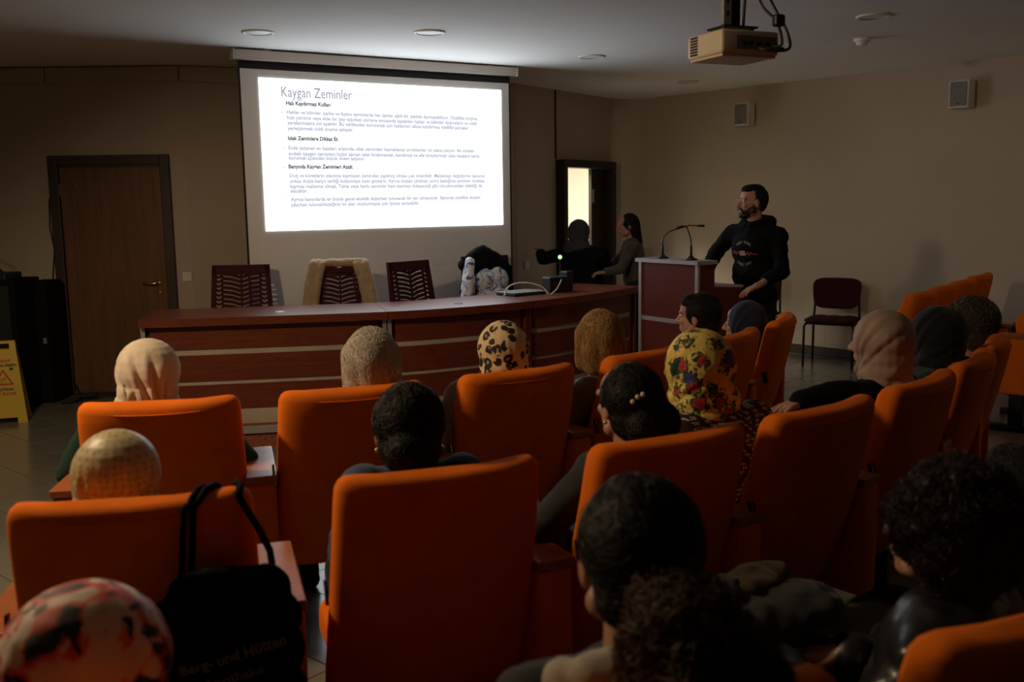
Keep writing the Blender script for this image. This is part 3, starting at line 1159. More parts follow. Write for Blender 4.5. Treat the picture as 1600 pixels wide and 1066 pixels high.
R1, R2, R3 = 3.79, 4.975, 6.23
A1 = [-77.9, -67.5, -56.8, -45.6, -34.2, -22.8]
A2 = [-76.8, -68.2, -59.9, -52.2, -44.3, -36.8, -30.0]
A3 = [-75.6, -69.0, -62.3, -55.6]
L1 = ['orange seat of the front row behind the plain beige headscarf', 'orange seat of the front row behind the silver-haired head', 'orange seat of the front row behind the leopard-print headscarf',
      'orange seat of the front row half hidden by the yellow floral headscarf', 'orange seat of the front row, second from its right end', 'orange seat at the right end of the front row, behind the navy headscarf']
L2 = ['orange seat with the black tote bag hanging on it', 'orange seat in the middle, behind the low dark bun and denim collar', 'orange seat behind the person with pearl hair pins',
      'orange seat between the floral headscarf and the taupe headscarf', 'orange seat directly behind the taupe headscarf', 'orange seat directly behind the black headscarf', 'orange aisle seat behind the messy grey hair']
L3 = ['orange seat at the bottom left, behind the red and black headscarf', 'orange seat behind the person with the frizzy ponytail', 'orange seat at the bottom right, behind the leather jacket', 'orange seat at the bottom right corner of the photo']
SEATS = {}
for row, R_, A_, L_, g in ((1, R1, A1, L1, 'front row of orange seats'), (2, R2, A2, L2, 'second row of orange seats'), (3, R3, A3, L3, 'third row of orange seats')):
    for k, (a, l) in enumerate(zip(A_, L_)):
        p = polar(R_ + ((0, 0, 0, .01, .06, .11)[k] if row == 1 else 0), a)
        SEATS[row, k] = (p, seat_rz(p))
        place_seat(p, seat_rz(p), l, g, k == 0)
def fold_up(seat):
    """tip the empty seat cushion up against the backrest"""
    R_ = Matrix.Rotation(math.radians(78), 3, 'X')
    pv = V((0, .27, .40))
    for c in seat.children:
        if c.name.startswith(('seat_cushion', 'seat_shell')):
            c.rotation_euler = (math.radians(78), 0, 0)
            c.location = pv - R_ @ pv


# section by the right wall, seen from its left side
lw = ['orange seat by the right wall nearest the black headscarf', 'second orange seat by the right wall counted from the left', 'third orange seat by the right wall counted from the left', 'rightmost of the four orange seats by the right wall']
for k, (p, l) in enumerate(zip(((2.96, 6.80), (3.32, 7.27), (3.67, 7.73), (4.03, 8.21)), lw)):
    fold_up(place_seat(p, math.radians(50), l, 'orange seats by the right wall'))
fold_up(place_seat((4.02, 6.82), math.radians(56), 'orange seat at the right photo edge, beyond the aisle', None, True))

for o in row_ends: make_arm(o, -1, math.radians(-4.0))

# ------------------------------------------------------------------ chairs
def desk_chair(loc, rz, label):
    e = empty('office_chair', loc, rz, label, 'chair', 'maroon chairs behind the desk')
    bm = bmesh.new()
    def bar(x0, z0, x1, z1, t, w_=.012):
        """flat bar in the back plane"""
        d = V((x1 - x0, z1 - z0)).normalized()
        n = V((-d.y, d.x)) * t / 2
        c = [(x0 + n.x, z0 + n.y), (x0 - n.x, z0 - n.y), (x1 - n.x, z1 - n.y), (x1 + n.x, z1 + n.y)]
        a = [bm.verts.new((x, yb(z) - w_ / 2, z)) for x, z in c]
        b = [bm.verts.new((x, yb(z) + w_ / 2, z)) for x, z in c]
        bm.faces.new(a[::-1]); bm.faces.new(b)
        for i in range(4): bm.faces.new((a[i], a[(i + 1) % 4], b[(i + 1) % 4], b[i]))
    def yb(z): return -.215 - (z - .55) * .16
    Z0, Z1 = .52, 1.045
    hw = lambda z: .222 + (Z1 - z) * .05
    zz = [Z0 + (Z1 - Z0) * k / 6 for k in range(7)]
    for a, b in zip(zz, zz[1:]):
        for s in (-1, 1): bar(s * (hw(a) - .018), a - .002, s * (hw(b) - .018), b + .002, .036, .03)
    bar(-hw(Z1), Z1 - .035, hw(Z1), Z1 - .035, .075, .03)
    bar(-hw(Z0), Z0 + .03, hw(Z0), Z0 + .03, .06, .03)
    fr = mobj('back_frame', bm, MAT['maroon_plastic'], e)
    bm = bmesh.new()
    for x in (-.148, 0.0, .148): bar(x, Z0 + .05, x, Z1 - .06, .016)
    k = 0
    z = Z0 + .075
    while z < Z1 - .09:
        for s in (-1, 1):
            bar(s * .008, z, s * .075, z + .022, .024)
            bar(s * .070, z + .0205, s * .142, z + .030, .024)
            bar(s * .152, z + .014, s * .176, z, .018)
            bar(s * .176, z, s * .204, z + .014, .018)
        z += .0355
    sl = mobj('back_slats', bm, MAT['maroon_plastic'], e)
    sl['kind'] = 'stuff'
    boxm('seat', (0, .02, .455), (.46, .46, .07), MAT['maroon_cloth'], e, .03, 3, None, True)
    boxm('back_bracket', (0, -.215, .47), (.07, .03, .14), MAT['black'], e, .008, 2)
    tubem('gas_lift', [(0, 0, .09), (0, 0, .42)], .026, MAT['black_metal'], e, 12)
    for q in range(5):
        a = 2 * PI * q / 5 + .3
        d = V((math.cos(a), math.sin(a), 0))
        lg = tubem('base_leg', [V((0, 0, .10)), d * .14 + V((0, 0, .095)), d * .27 + V((0, 0, .065))], [.024, .02, .015], MAT['black'], e)
        bm = bmesh.new()
        blathe(bm, [(.0, -.018), (.026, -.018), (.028, 0), (.026, .018), (.0, .018)], 14, Matrix.Translation(d * .27 + V((0, 0, .028))) @ Matrix.Rotation(PI / 2, 4, 'X'))
        mobj('caster', bm, MAT['black'], lg, smooth=True)
    return e


def face_to(dx, dy): return math.atan2(-dx, dy)


CH1, CH2, CH3, CH4 = (-2.11, 7.50), (-1.34, 7.62), (-0.62, 7.80), (-0.10, 8.36)
desk_chair((*CH1, PZ), face_to(.12, -1), 'empty maroon slatted chair at the left, overlapping the screen edge')
desk_chair((*CH2, PZ), face_to(.15, -1), 'maroon chair with a tan jacket draped over its back')
desk_chair((*CH3, PZ), face_to(.75, -.66), 'empty maroon slatted chair turned sideways, right of the tan jacket')
desk_chair((*CH4, PZ), face_to(.45, -.9), 'maroon chair hidden under the black and floral coat')

# tan jacket over the second chair
J = empty('tan_jacket', (*CH2, PZ), face_to(.15, -1), 'tan jacket draped over the back of a maroon chair', 'jacket')
P_ = []
yb = lambda z: -.205 - (z - .55) * .16
P_ += [cap((-.205, yb(1.05) - .01, 1.045), (.205, yb(1.05) - .01, 1.045), .032)]
for s in (-1, 1):
    P_ += chain([(s * .205, yb(1.04) + .015, 1.03), (s * .235, yb(.9) + .02, .88), (s * .262, yb(.72) + .03, .70), (s * .27, yb(.6) + .03, .58)], [.036, .040, .042, .036])
    P_ += chain([(s * .135, yb(1.04) + .018, 1.03), (s * .178, yb(.9) + .022, .90), (s * .212, yb(.72) + .03, .70), (s * .22, yb(.6) + .03, .58)], [.026, .034, .038, .034])
    P_ += chain([(s * .13, yb(1.0) - .05, .99), (s * .16, yb(.8) - .05, .74)], [.035, .035])
P_ += chain([(-.13, yb(1.0) - .05, .97), (.13, yb(1.0) - .05, .97)], [.03, .03])
mobj('jacket_shell', blob(P_, .010, 3, wrinkle(.010, 16, .6, 3)), MAT['tan_jacket'], J)
boxm('collar_label', (0, yb(1.02) + .026, 1.012), (.035, .004, .008), MAT['white_plastic'], J)
# coat over the fourth chair
K = empty('draped_coat', (*CH4, PZ), face_to(.45, -.9), 'coat with black shoulders and white and blue floral panels over a chair', 'coat')
mobj('coat_shoulders', blob([cap((.02, -.30, 1.10), (.10, -.30, 1.05), .045, .05), cap((.10, -.30, 1.05), (.20, -.29, .97), .05, .05), cap((.02, -.30, 1.09), (-.10, -.29, 1.02), .05, .055), cap((-.10, -.29, 1.02), (-.20, -.28, .93), .055, .05),
                             ell((.0, -.285, .95), (.21, .055, .13)), cap((-.21, -.28, .92), (-.25, -.25, .55), .040, .035), ell((0, -.33, .75), (.23, .04, .25)), ell((.0, -.30, .70), (.24, .05, .2))], .009, 3, wrinkle(.008, 12, .6, 1)), MAT['black_cloth'], K)
mobj('coat_panel', blob([ell((-.10, -.238, .84), (.10, .045, .105)), ell((.02, -.238, .83), (.11, .045, .105)), ell((-.05, -.235, .64), (.19, .06, .16)), cap((.165, -.245, 1.00), (.20, -.205, .82), .040, .055), cap((.20, -.205, .82), (.23, -.18, .55), .055, .062)], .009, 3, wrinkle(.012, 15, .7, 8)), MAT['bluefloral'], K)


def visitor_chair(loc, rz, label):
    e = empty('visitor_chair', loc, rz, label, 'chair', 'maroon visitor chairs along the right wall')
    # padded back, rounded top
    bm = bmesh.new()
    N = 40
    rings = []
    for q, k_ in ((-.022, .88), (-.019, .96), (-.008, 1.0), (.010, 1.0), (.020, .96), (.024, .86)):
        ring = []
        for i in range(N):
            t = 2 * PI * i / N
            c_, s_ = math.cos(t), math.sin(t)
            x = .232 * k_ * math.copysign(abs(c_) ** .42, c_)
            z = .155 * k_ * math.copysign(abs(s_) ** .5, s_)
            x *= 1 + .06 * z / .155
            ring.append(bm.verts.new((x, -.205 + q + .45 * x * x - .12 * z, .70 + z)))
        rings.append(ring)
    for A_, B_ in zip(rings, rings[1:]):
        for i in range(N): bm.faces.new((A_[i], A_[(i + 1) % N], B_[(i + 1) % N], B_[i]))
    bm.faces.new(rings[0][::-1]); bm.faces.new(rings[-1])
    bmesh.ops.recalc_face_normals(bm, faces=bm.faces)
    mobj('backrest', bm, MAT['maroon_cloth'], e, smooth=True)
    P_ = [ell((x, y, .455), (.11, .11, .032)) for x in (-.14, 0, .14) for y in (-.10, .02, .13)]
    mobj('seat', blob(P_, .011, 5), MAT['maroon_cloth'], e)
    for s in (-1, 1):
        f = tubem('leg', [(s * .235, .20, 0), (s * .235, .19, .40), (s * .22, .15, .425)], .0125, MAT['black_metal'], e)
        g = tubem('leg', [(s * .235, -.24, 0), (s * .225, -.20, .42), (s * .215, -.21, .60), (s * .205, -.235, .72)], .0125, MAT['black_metal'], e)
        tubem('seat_rail', [(s * .225, .19, .418), (s * .225, -.20, .418)], .011, MAT['black_metal'], e)
    tubem('cross_rail', [(-.225, .12, .418), (.225, .12, .418)], .010, MAT['black_metal'], e)
    return e


cf = face_to(rn.x, rn.y)
visitor_chair((3.20, 9.70, 0), cf + .35, 'maroon padded chair standing alone against the right wall')
visitor_chair((2.56, 10.32, 0), cf + .25, 'maroon padded chair partly hidden behind the standing person')

# ------------------------------------------------------------------ people
def rotz(a): return Matrix.Rotation(a, 4, 'Z')


def head_parts():
    return [ell((0, -.010, .028), (.076, .094, .092)), ell((0, .040, .045), (.060, .052, .055)), ell((0, .036, -.035), (.056, .056, .078)),
            ell((0, .058, -.088), (.030, .030, .026)), cap((-.045, .015, -.068), (0, .062, -.092), .026, .022), cap((.045, .015, -.068), (0, .062, -.092), .026, .022),
            cap((0, .092, .012), (0, .112, -.026), .008, .0125), ell((0, .102, -.030), (.018, .012, .009)),
            ell((0, .090, -.054), (.022, .010, .0065)), ell((0, .088, -.066), (.019, .010, .007)),
            cap((-.045, .078, .026), (.045, .078, .026), .012), ell((-.036, .068, -.020), (.020, .020, .018)), ell((.036, .068, -.020), (.020, .020, .018)),
            ell((-.078, -.006, -.008), (.009, .018, .031)), ell((.078, -.006, -.008), (.009, .018, .031))]


def hand_mesh(wrist, d, palm, side, curl=0.6, spread=0.12, k=1.0):
    """hand from the wrist along d, palm facing 'palm'; side = +1 right, -1 left"""
    d = V(d).normalized()
    pn = V(palm)
    pn = (pn - d * pn.dot(d)).normalized()
    x = d.cross(pn) * side   # towards the thumb side
    M = Matrix(((x.x, d.x, -pn.x, wrist[0]), (x.y, d.y, -pn.y, wrist[1]), (x.z, d.z, -pn.z, wrist[2]), (0, 0, 0, 1)))
    P = [cap((0, -.03, 0), (0, .01, 0), .024 * k, .025 * k)]
    for fx in (-.026, -.009, .009, .026): P.append(cap((fx * .6 * k, .01, 0), (fx * k, .078 * k, 0), .015 * k, .0115 * k))
    for fx, L, r in ((.029, .068, .0088), (.010, .078, .009), (-.010, .073, .0088), (-.028, .057, .0078)):
        p = V((fx, .080, 0)) * k
        a = 0.15 * curl
        sp = spread * fx / .03
        for j, f in enumerate((.45, .32, .25)):
            a += curl * (0.45, 0.75, 0.5)[j]
            q = p + V((math.sin(sp) * math.cos(a), math.cos(sp) * math.cos(a), -math.sin(a))) * L * f * k
            P.append(cap(p, q, r * k * (1 - .08 * j), r * k * (1 - .08 * (j + 1))))
            p = q
    t0 = V((.020, .018, -.004)) * k
    t1 = V((.046, .048, -.014)) * k
    t2 = V((.058, .078, -.022)) * k
    t3 = V((.060, .100, -.030)) * k
    P += [cap(t0, t1, .0145 * k, .012 * k), cap(t1, t2, .011 * k, .0098 * k), cap(t2, t3, .0096 * k, .008 * k)]
    return blob(xf(P, M), .0042, 2)


def strands(base, n, length, steps, rad, rng, flow, wig=0.0, lift=0.003, zmin=-9, rootz=-9, pick=None, drop=0.0):
    """hair strands that follow the surface of the base mesh, one mesh of thin three-sided tubes"""
    bv = BVHTree.FromPolygons([v.co for v in base.vertices], [p.vertices for p in base.polygons])
    pol = base.polygons
    vs, fs = [], []
    tries = 0
    cnt = 0
    while cnt < n and tries < n * 6:
        tries += 1
        p = pol[rng.randrange(len(pol))].center.copy()
        if p.z < rootz or (pick and not pick(p)): continue
        cnt += 1
        hit = bv.find_nearest(p)
        nr = hit[1]
        pts = []
        off_ = lift * rng.uniform(.3, 1.2)
        wv = V((rng.uniform(-1, 1), rng.uniform(-1, 1), rng.uniform(-1, 1)))
        for s in range(steps):
            pts.append(p + nr * off_ + V((math.sin(s * 1.9 + wv.x * 9), math.cos(s * 1.7 + wv.y * 9), math.sin(s * 2.2 + wv.z * 9))) * wig)
            g = flow(p) + wv * .25
            g = g - nr * g.dot(nr)
            if g.length < 1e-5: break
            p2 = p + g.normalized() * (length / steps)
            h = bv.find_nearest(p2)
            free = drop and s > steps * .6
            if not free:
                p, nr = h[0], h[1]
            else:
                p = p2 + V((0, 0, -drop))
            if p.z < zmin: break
        if len(pts) < 3: continue
        m = len(pts)
        o = len(vs)
        for k, q in enumerate(pts):
            t = (pts[min(k + 1, m - 1)] - pts[max(k - 1, 0)])
            if t.length < 1e-7: t = V((0, 0, 1))
            t.normalize()
            a = t.cross(nr)
            if a.length < .05: a = t.cross(V((1, .3, .2)))
            a.normalize()
            b = t.cross(a)
            r = rad * (1 - .75 * k / (m - 1))
            for i in range(3): vs.append(q + (a * math.cos(2.094 * i) + b * math.sin(2.094 * i)) * r)
        for k in range(m - 1):
            for i in range(3): fs.append((o + 3 * k + i, o + 3 * k + (i + 1) % 3, o + 3 * k + 3 + (i + 1) % 3, o + 3 * k + 3 + i))
    me = bpy.data.meshes.new('strands')
    me.from_pydata(vs, [], fs)
    return me


def azel(az, el):
    az, el = math.radians(az), math.radians(el)
    return V((math.sin(az) * math.cos(el), -math.cos(az) * math.cos(el), math.sin(el)))


RG = dict(
    beige=[((46, -56), [(-70, 30), (-20, 54), (30, 50), (62, 30)], .016), ((-14, -62), [(-30, -2), (-4, -14), (-64, -6), (-84, 10)], .018)],
    tan=[((4, -40), [(-64, 14), (-34, 26), (-8, 22), (24, 30), (50, 14), (78, 16)], .0160), ((60, -50), [(70, 30), (50, 48)], .012)],
    leo=[((62, -52), [(-64, 20), (-34, 44), (0, 30), (-72, -12)], .010)],
    taupe=[((-148, -42), [(-64, 56), (-24, 42), (0, 16), (12, -4), (-40, 74), (60, 64)], .0115)],
    side=[((-148, -42), [(-60, 50), (-10, 30), (10, -12), (-30, 70)], .009)],
    red=[((26, -36), [(-70, 14), (-34, 42), (16, 40), (66, 30)], .010)])


def creases(spec, amp, seed):
    """cloth creases: a narrow valley with a soft roll beside it, running from the gather point and fading out"""
    L_ = []
    for G_, tg, r in spec:
        g = azel(*G_)
        for t in tg:
            d = azel(*t)
            nn = g.cross(d).normalized()
            L_.append((g, nn, nn.cross(g), g.angle(d), r * amp))

    def fn(p, n):
        q = p - V((0, -.024, -.02))
        if q.length < 1e-6: return 0.0
        q.normalize()
        q = q + .10 * V((noise.noise(p * 9 + V((seed, 0, 0))), noise.noise(p * 9 + V((0, seed, 5))), noise.noise(p * 9 + V((3, 0, seed)))))
        s = .004 * noise.noise(p * 8 + V((seed, seed, 0)))
        for g, nn, tt, om, a in L_:
            f = math.atan2(q.dot(tt), q.dot(g)) / om
            if f < -.12 or f > 1.1: continue
            dd = q.dot(nn)
            w_ = .055 + .045 * max(0, f)
            k = min(1, (f + .12) / .2) * max(0.0, 1.05 - f) ** .6
            s += a * k * (-math.exp(-(dd / w_) ** 2) + .75 * math.exp(-((dd - 2.0 * w_) / (1.5 * w_)) ** 2))
        return s
    return fn


def make_person(label, loc, rz, head, hyaw, hpitch, torso, arms, legs, look, group=None, hk=1.0, build=1.0):
    """head: local centre; hyaw: local head yaw; torso dict(hip, neck, sl, sr); arms dict; legs dict"""
    rng = random.Random(hash(label) & 0 or sum(map(ord, label)))
    H_ = V(head)
    MH = Matrix.Translation(H_) @ rotz(hyaw) @ Matrix.Rotation(hpitch, 4, 'X') @ Matrix.Scale(hk, 4)
    MR = Matrix.Translation(H_) @ rotz(hyaw) @ Matrix.Rotation(hpitch, 4, 'X')
    hip, nk, sl, sr = (V(torso[k]) for k in ('hip', 'neck', 'sl', 'sr'))
    b = build
    axis = (nk - hip)
    zt = axis.normalized()
    xt = (sr - sl).normalized()
    xt = (xt - zt * xt.dot(zt)).normalized()
    yt = zt.cross(xt)
    RT = Matrix((xt, yt, zt)).transposed()
    L = axis.length
    tor = [ell(hip + zt * .02, (.165 * b, .125 * b, .12), RT), ell(hip + axis * .33, (.150 * b, .115 * b, .15), RT), ell(hip + axis * .66 + yt * .0, (.158 * b, .112 * b, .16), RT),
           cap(sl - zt * .02, sr - zt * .02, .056 * b), cap(nk - zt * .05, sl - zt * .008, .062, .05), cap(nk - zt * .05, sr - zt * .008, .062, .05)]
    neck = [cap(nk - V((0, 0, .06)), MR @ V((0, -.022, -.06)), .060 * hk, .052 * hk)]
    am = []
    slv = []
    for s, sh in (('l', sl), ('r', sr)):
        el, wr = V(arms['e' + s]), V(arms['w' + s])
        am += chain([sh, el, wr], [.046 * b, .039 * b, .027])
        f = arms.get('sleeve', .94)
        slv += chain([sh, el, el + (wr - el) * f], [.044 * b, .040 * b, .040 * b + (.029 - .040) * f])
    lg = []
    for s in 'lr':
        hp, kn, an = V(legs['h' + s]), V(legs['k' + s]), V(legs['a' + s])
        lg += chain([hp, kn, an], [.082 * b, .057 * b, .042])
        td = V(legs['t'])
        lg += [cap(an + V((0, 0, -.05)), an + td * .14 + V((0, 0, -.060)), .034, .026)]
    # body: one skin; the head and the hands carry a finer surface and meet the trunk under the collar and cuffs
    hp_ = [('e', MH @ p[1], p[2] * hk, MR.to_3x3()) if p[0] == 'e' else ('c', MH @ p[1], MH @ p[2], p[3] * hk, p[4] * hk) for p in head_parts()]
    pieces = [blob(tor + am + lg + neck, .020, 4), blob(hp_ + neck, .0058, 3)]
    for s, sd in (('l', -1), ('r', 1)):
        if 'd' + s in arms: pieces.append(hand_mesh(V(arms['w' + s]), arms['d' + s], arms['p' + s], sd, arms.get('curl', .6), .14, hk * .98))
    body = mobj('person', join_meshes(pieces, MAT[look.get('skin', 'skin')]), None, None, (*loc,), (0, 0, rz))
    tag(body, label, 'person', group)
    vx = look.get('voxel', .013)
    # eyes
    for s in (-1, 1):
        mobj('eye', blob([('e', MH @ V((s * .031, .077, .010)), V((.0125, .0125, .010)), MR.to_3x3())], .004, 1), MAT['eye'], body)
    # top
    tp = inflate(tor, .016) + inflate(slv, .014)
    zc = nk - zt * .02
    if look.get('collar'):
        cr = look['collar']
        for k in range(10):
            a = 2 * PI * k / 10
            tp.append(ell(nk + xt * math.cos(a) * .066 + yt * (math.sin(a) * .062 - .004) + zt * (cr + .012 * math.sin(-a)), (.026, .026, .030)))
    if look.get('hood'):
        for k in range(12):
            a = 2 * PI * k / 12
            back = .5 - .5 * math.sin(a)
            tp.append(ell(nk + xt * math.cos(a) * (.070 + .02 * back) + yt * (math.sin(a) * .066 - .018 * back) + zt * (-.012 + .030 * back), (.026 + .012 * back,) * 3))
        tp += [cap(nk + yt * -.095 + xt * -.075 + zt * .0, nk + yt * -.115 + zt * -.06, .045, .050), cap(nk + yt * -.095 + xt * .075 + zt * .0, nk + yt * -.115 + zt * -.06, .045, .050)]
    if look.get('hem'):
        tp += [ell(hip - zt * look['hem'], (.176 * b, .135 * b, .10), RT)]
    if look.get('skirt'):
        for s in 'lr': tp += chain([V(legs['h' + s]), V(legs['h' + s]).lerp(V(legs['k' + s]), look['skirt'])], [.105 * b, .085 * b])
    top = mobj(look.get('top_name', 'jacket'), blob(tp, vx, 5, wrinkle(look.get('wr', .006), 10, 1.3, rng.random() * 9)), MAT[look['top']], body)
    # trousers and shoes
    trs = [ell(hip - zt * .02, (.168 * b, .130 * b, .10), RT)]
    for s in 'lr':
        hp, kn, an = V(legs['h' + s]), V(legs['k' + s]), V(legs['a' + s])
        trs += chain([hp, kn, an.lerp(kn, .10)], [.093 * b, .068 * b, .056])
    mobj('trousers', blob(trs, .016, 5, wrinkle(.006, 9, 1, 4)), MAT[look.get('legs', 'jeans')], body)
    for s in 'lr':
        an = V(legs['a' + s])
        td = V(legs['t'])
        mobj('shoe', blob([cap(an + V((0, 0, -.045)) - td * .03, an + td * .10 + V((0, 0, -.052)), .042, .036), cap(an + td * .08 + V((0, 0, -.056)), an + td * .17 + V((0, 0, -.060)), .036, .027), cap(an, an + V((0, 0, -.04)), .045, .045)], .011, 3), MAT['shoe'], body)
    # head covering
    kd = look['kind']
    HS = MH
    def hmesh(parts, vox, sm, disp=None):
        me = blob(parts, vox, sm, disp)
        return me
    if kd == 'scarf':
        w_ = look.get('w', .112)
        k = w_ / .112
        parts = [ell((0, -.022, .018), (w_, .108 * k, .116 * min(k, 1.07))), ell((0, -.030, -.05), (w_ * .95, .094 * k, .085)), ell((0, -.028, -.105), (w_ * .98, .096 * k, .075)), ell((0, -.035, -.155), (w_ * 1.08, .095 * k, .05)),
                 ell((0, .012, -.125), (.066, .072, .045))]
        for q in look.get('drape', ()): parts.append(q)
        me = hmesh(parts, look.get('sv', .006), 4, creases(RG[look.get('rg', 'side')], look.get('ca', .75), rng.random() * 6))
        me.transform(HS)
        mobj('headscarf', me, MAT[look['scarf']], body)
    else:
        sty = look['style']
        fl = lambda p: V((p.x * 1.2, p.y * 1.2 - .02, -.12))
        pk = None
        if sty == 'bob':
            parts = [ell((0, -.026, .032), (.092, .100, .098)), cap((-.062, -.02, .03), (-.070, -.015, -.085), .045, .035), cap((.062, -.02, .03), (.070, -.015, -.085), .045, .035), cap((0, -.075, .02), (0, -.072, -.095), .058, .042), cap((-.05, -.06, -.02), (-.045, -.058, -.10), .045, .036), cap((.05, -.06, -.02), (.045, -.058, -.10), .045, .036)]
            ln_, wg, n_ = .17, 0.0, 1500
        elif sty == 'crop':
            parts = [ell((0, -.026, .032), (.087, .097, .094)), ell((0, -.058, -.035), (.066, .052, .058)), ell((0, .035, .075), (.062, .052, .042))]
            ln_, wg, n_ = .12, 0.0, 1500
        elif sty == 'short':
            parts = [ell((0, -.028, .036), (.0785, .089, .090)), ell((0, -.056, -.015), (.060, .046, .050)), ell((0, .040, .094), (.052, .046, .030)), ell((0, -.005, .108), (.060, .075, .026))]
            ln_, wg, n_ = .04, 0.0, 1500
            fl = lambda p: V((p.x * .5, .06, .03 if p.y > 0 else -.12))
        elif sty == 'pinned':
            parts = [ell((0, -.024, .030), (.090, .100, .096)), ell((0, -.05, -.035), (.082, .070, .065)), ell((.045, -.100, -.040), (.062, .052, .058)), ell((-.01, -.105, -.045), (.060, .050, .055))]
            ln_, wg, n_ = .15, .0004, 1500
            fl = lambda p: V((0.03 - p.x, -.12 - p.y, -.03 - p.z))
        elif sty == 'lowbun':
            parts = [ell((0, -.024, .032), (.088, .100, .096)), ell((0, -.055, -.030), (.076, .062, .062)), ell((0, -.112, -.030), (.060, .050, .056)), ell((.01, -.095, -.085), (.055, .045, .045))]
            ln_, wg, n_ = .15, .0004, 1500
            fl = lambda p: V((-p.x, -.12 - p.y, -.04 - p.z))
        elif sty == 'pony':
            parts = [ell((0, -.024, .032), (.088, .100, .096)), ell((0, -.055, -.030), (.078, .060, .060))]
            ln_, wg, n_ = .17, .0003, 1500
            fl = lambda p: V((-p.x, -.12 - p.y, .0 - p.z))
        elif sty == 'curly':
            parts = [ell((0, -.045, .045), (.125, .118, .112)), ell((0, -.065, -.025), (.112, .085, .085))]
            ln_, wg, n_ = .07, .006, 2600
        elif sty == 'messy':
            parts = [ell((0, -.028, .032), (.094, .103, .098)), ell((0, -.055, -.035), (.080, .065, .065)), ell((.03, -.085, -.07), (.06, .05, .04))]
            ln_, wg, n_ = .15, .003, 1800
        elif sty == 'long':
            parts = [ell((0, -.026, .032), (.088, .099, .096)), cap((0, -.07, .02), (.0, -.10, -.20), .062, .045), cap((-.05, -.04, .0), (-.055, -.085, -.18), .042, .035), cap((.05, -.04, .0), (.055, -.085, -.18), .042, .035)]
            ln_, wg, n_ = .26, 0.0, 1400
        dsp = (lambda p, n: .003 * noise.noise(p * 16) + (.022 * noise.noise(p * 30) if sty == 'curly' else 0))
        me = hmesh(parts, .007, 3, dsp)
        st = strands(me, look.get('n', n_ + 700), ln_, 9, look.get('hr', .0012), rng, fl, wg * 1.0, .003 if sty not in ('curly', 'messy') else .014, -9)
        j = join_meshes([me, st], MAT[look['hair']])
        j.transform(HS)
        hair = mobj('hair', j, None, body)
        if sty == 'pony':
            pp = [V((0, -.105, -.005)), V((.01, -.155, -.05)), V((.03, -.175, -.13)), V((.05, -.16, -.21)), V((.06, -.14, -.28))]
            me = blob(chain(pp, [.034, .068, .098, .100, .06]), .009, 4, lambda p, n: .014 * noise.noise(p * 26))
            st = strands(me, 2600, .16, 8, .0013, rng, lambda p: V((p.x * .8, -.05, -.12)), .007, .016)
            j = join_meshes([me, st], MAT[look.get('hair2', look['hair'])])
            j.transform(HS)
            mobj('ponytail', j, None, body)
            bm = bmesh.new()
            bmesh.ops.create_uvsphere(bm, u_segments=14, v_segments=8, radius=.036, matrix=HS @ Matrix.Translation((0, -.108, -.008)) @ Matrix.Diagonal((1, .5, 1, 1)))
            mobj('hair_tie', bm, MAT['black_cloth'], body, smooth=True)
        if look.get('pearls'):
            Mp = Matrix.Translation(loc) @ rotz(rz)
            cl = Mp.inverted() @ V((0, 0, CAMH))
            vd = (H_ - cl).normalized()
            vr = vd.cross(V((0, 0, 1))).normalized()
            hb = BVHTree.FromPolygons([v.co for v in hair.data.vertices], [q.vertices for q in hair.data.polygons])
            for qx, qz in ((.045, .030), (.030, .022), (.016, .008)):
                o_ = H_ + vr * qx + V((0, 0, qz)) - vd * .5
                hh = hb.ray_cast(o_, vd)
                if hh[0] is None: continue
                bm = bmesh.new()
                bmesh.ops.create_uvsphere(bm, u_segments=12, v_segments=8, radius=.0075, matrix=Matrix.Translation(hh[0] - vd * .003))
                mobj('pearl_pin', bm, MAT['pearl'], body, smooth=True)
        if look.get('earring'):
            for s in (-1, 1):
                bm = bmesh.new()
                bmesh.ops.create_uvsphere(bm, u_segments=10, v_segments=8, radius=.006, matrix=HS @ Matrix.Translation((s * .082, -.004, -.044)))
                mobj('earring', bm, MAT['gold'], body, smooth=True)
        if look.get('beard'):
            me = blob([ell((-.036, .046, -.062), (.018, .028, .026)), ell((.036, .046, -.062), (.018, .028, .026)), cap((-.024, .092, -.050), (-.030, .078, -.075), .007, .008), cap((.024, .092, -.050), (.030, .078, -.075), .007, .008), cap((-.050, .014, -.060), (-.014, .064, -.096), .0245, .022), cap((.050, .014, -.060), (.014, .064, -.096), .0245, .022), cap((-.050, .030, -.045), (-.026, .066, -.066), .0165, .017), cap((.050, .030, -.045), (.026, .066, -.066), .0165, .017), ell((0, .070, -.094), (.032, .028, .022)), cap((-.062, .004, -.01), (-.058, .016, -.06), .014, .02), cap((.062, .004, -.01), (.058, .016, -.06), .014, .02),
                       cap((-.024, .096, -.046), (.024, .096, -.046), .0085)], .005, 2)
            me.transform(HS)
            mobj('beard', me, MAT['hair_black'], body)
            for s in (-1, 1):
                me = blob([cap((s * .016, .090, .029), (s * .046, .082, .032), .006, .004)], .003, 1)
                me.transform(HS)
                mobj('eyebrow', me, MAT['hair_black'], body)
    return body


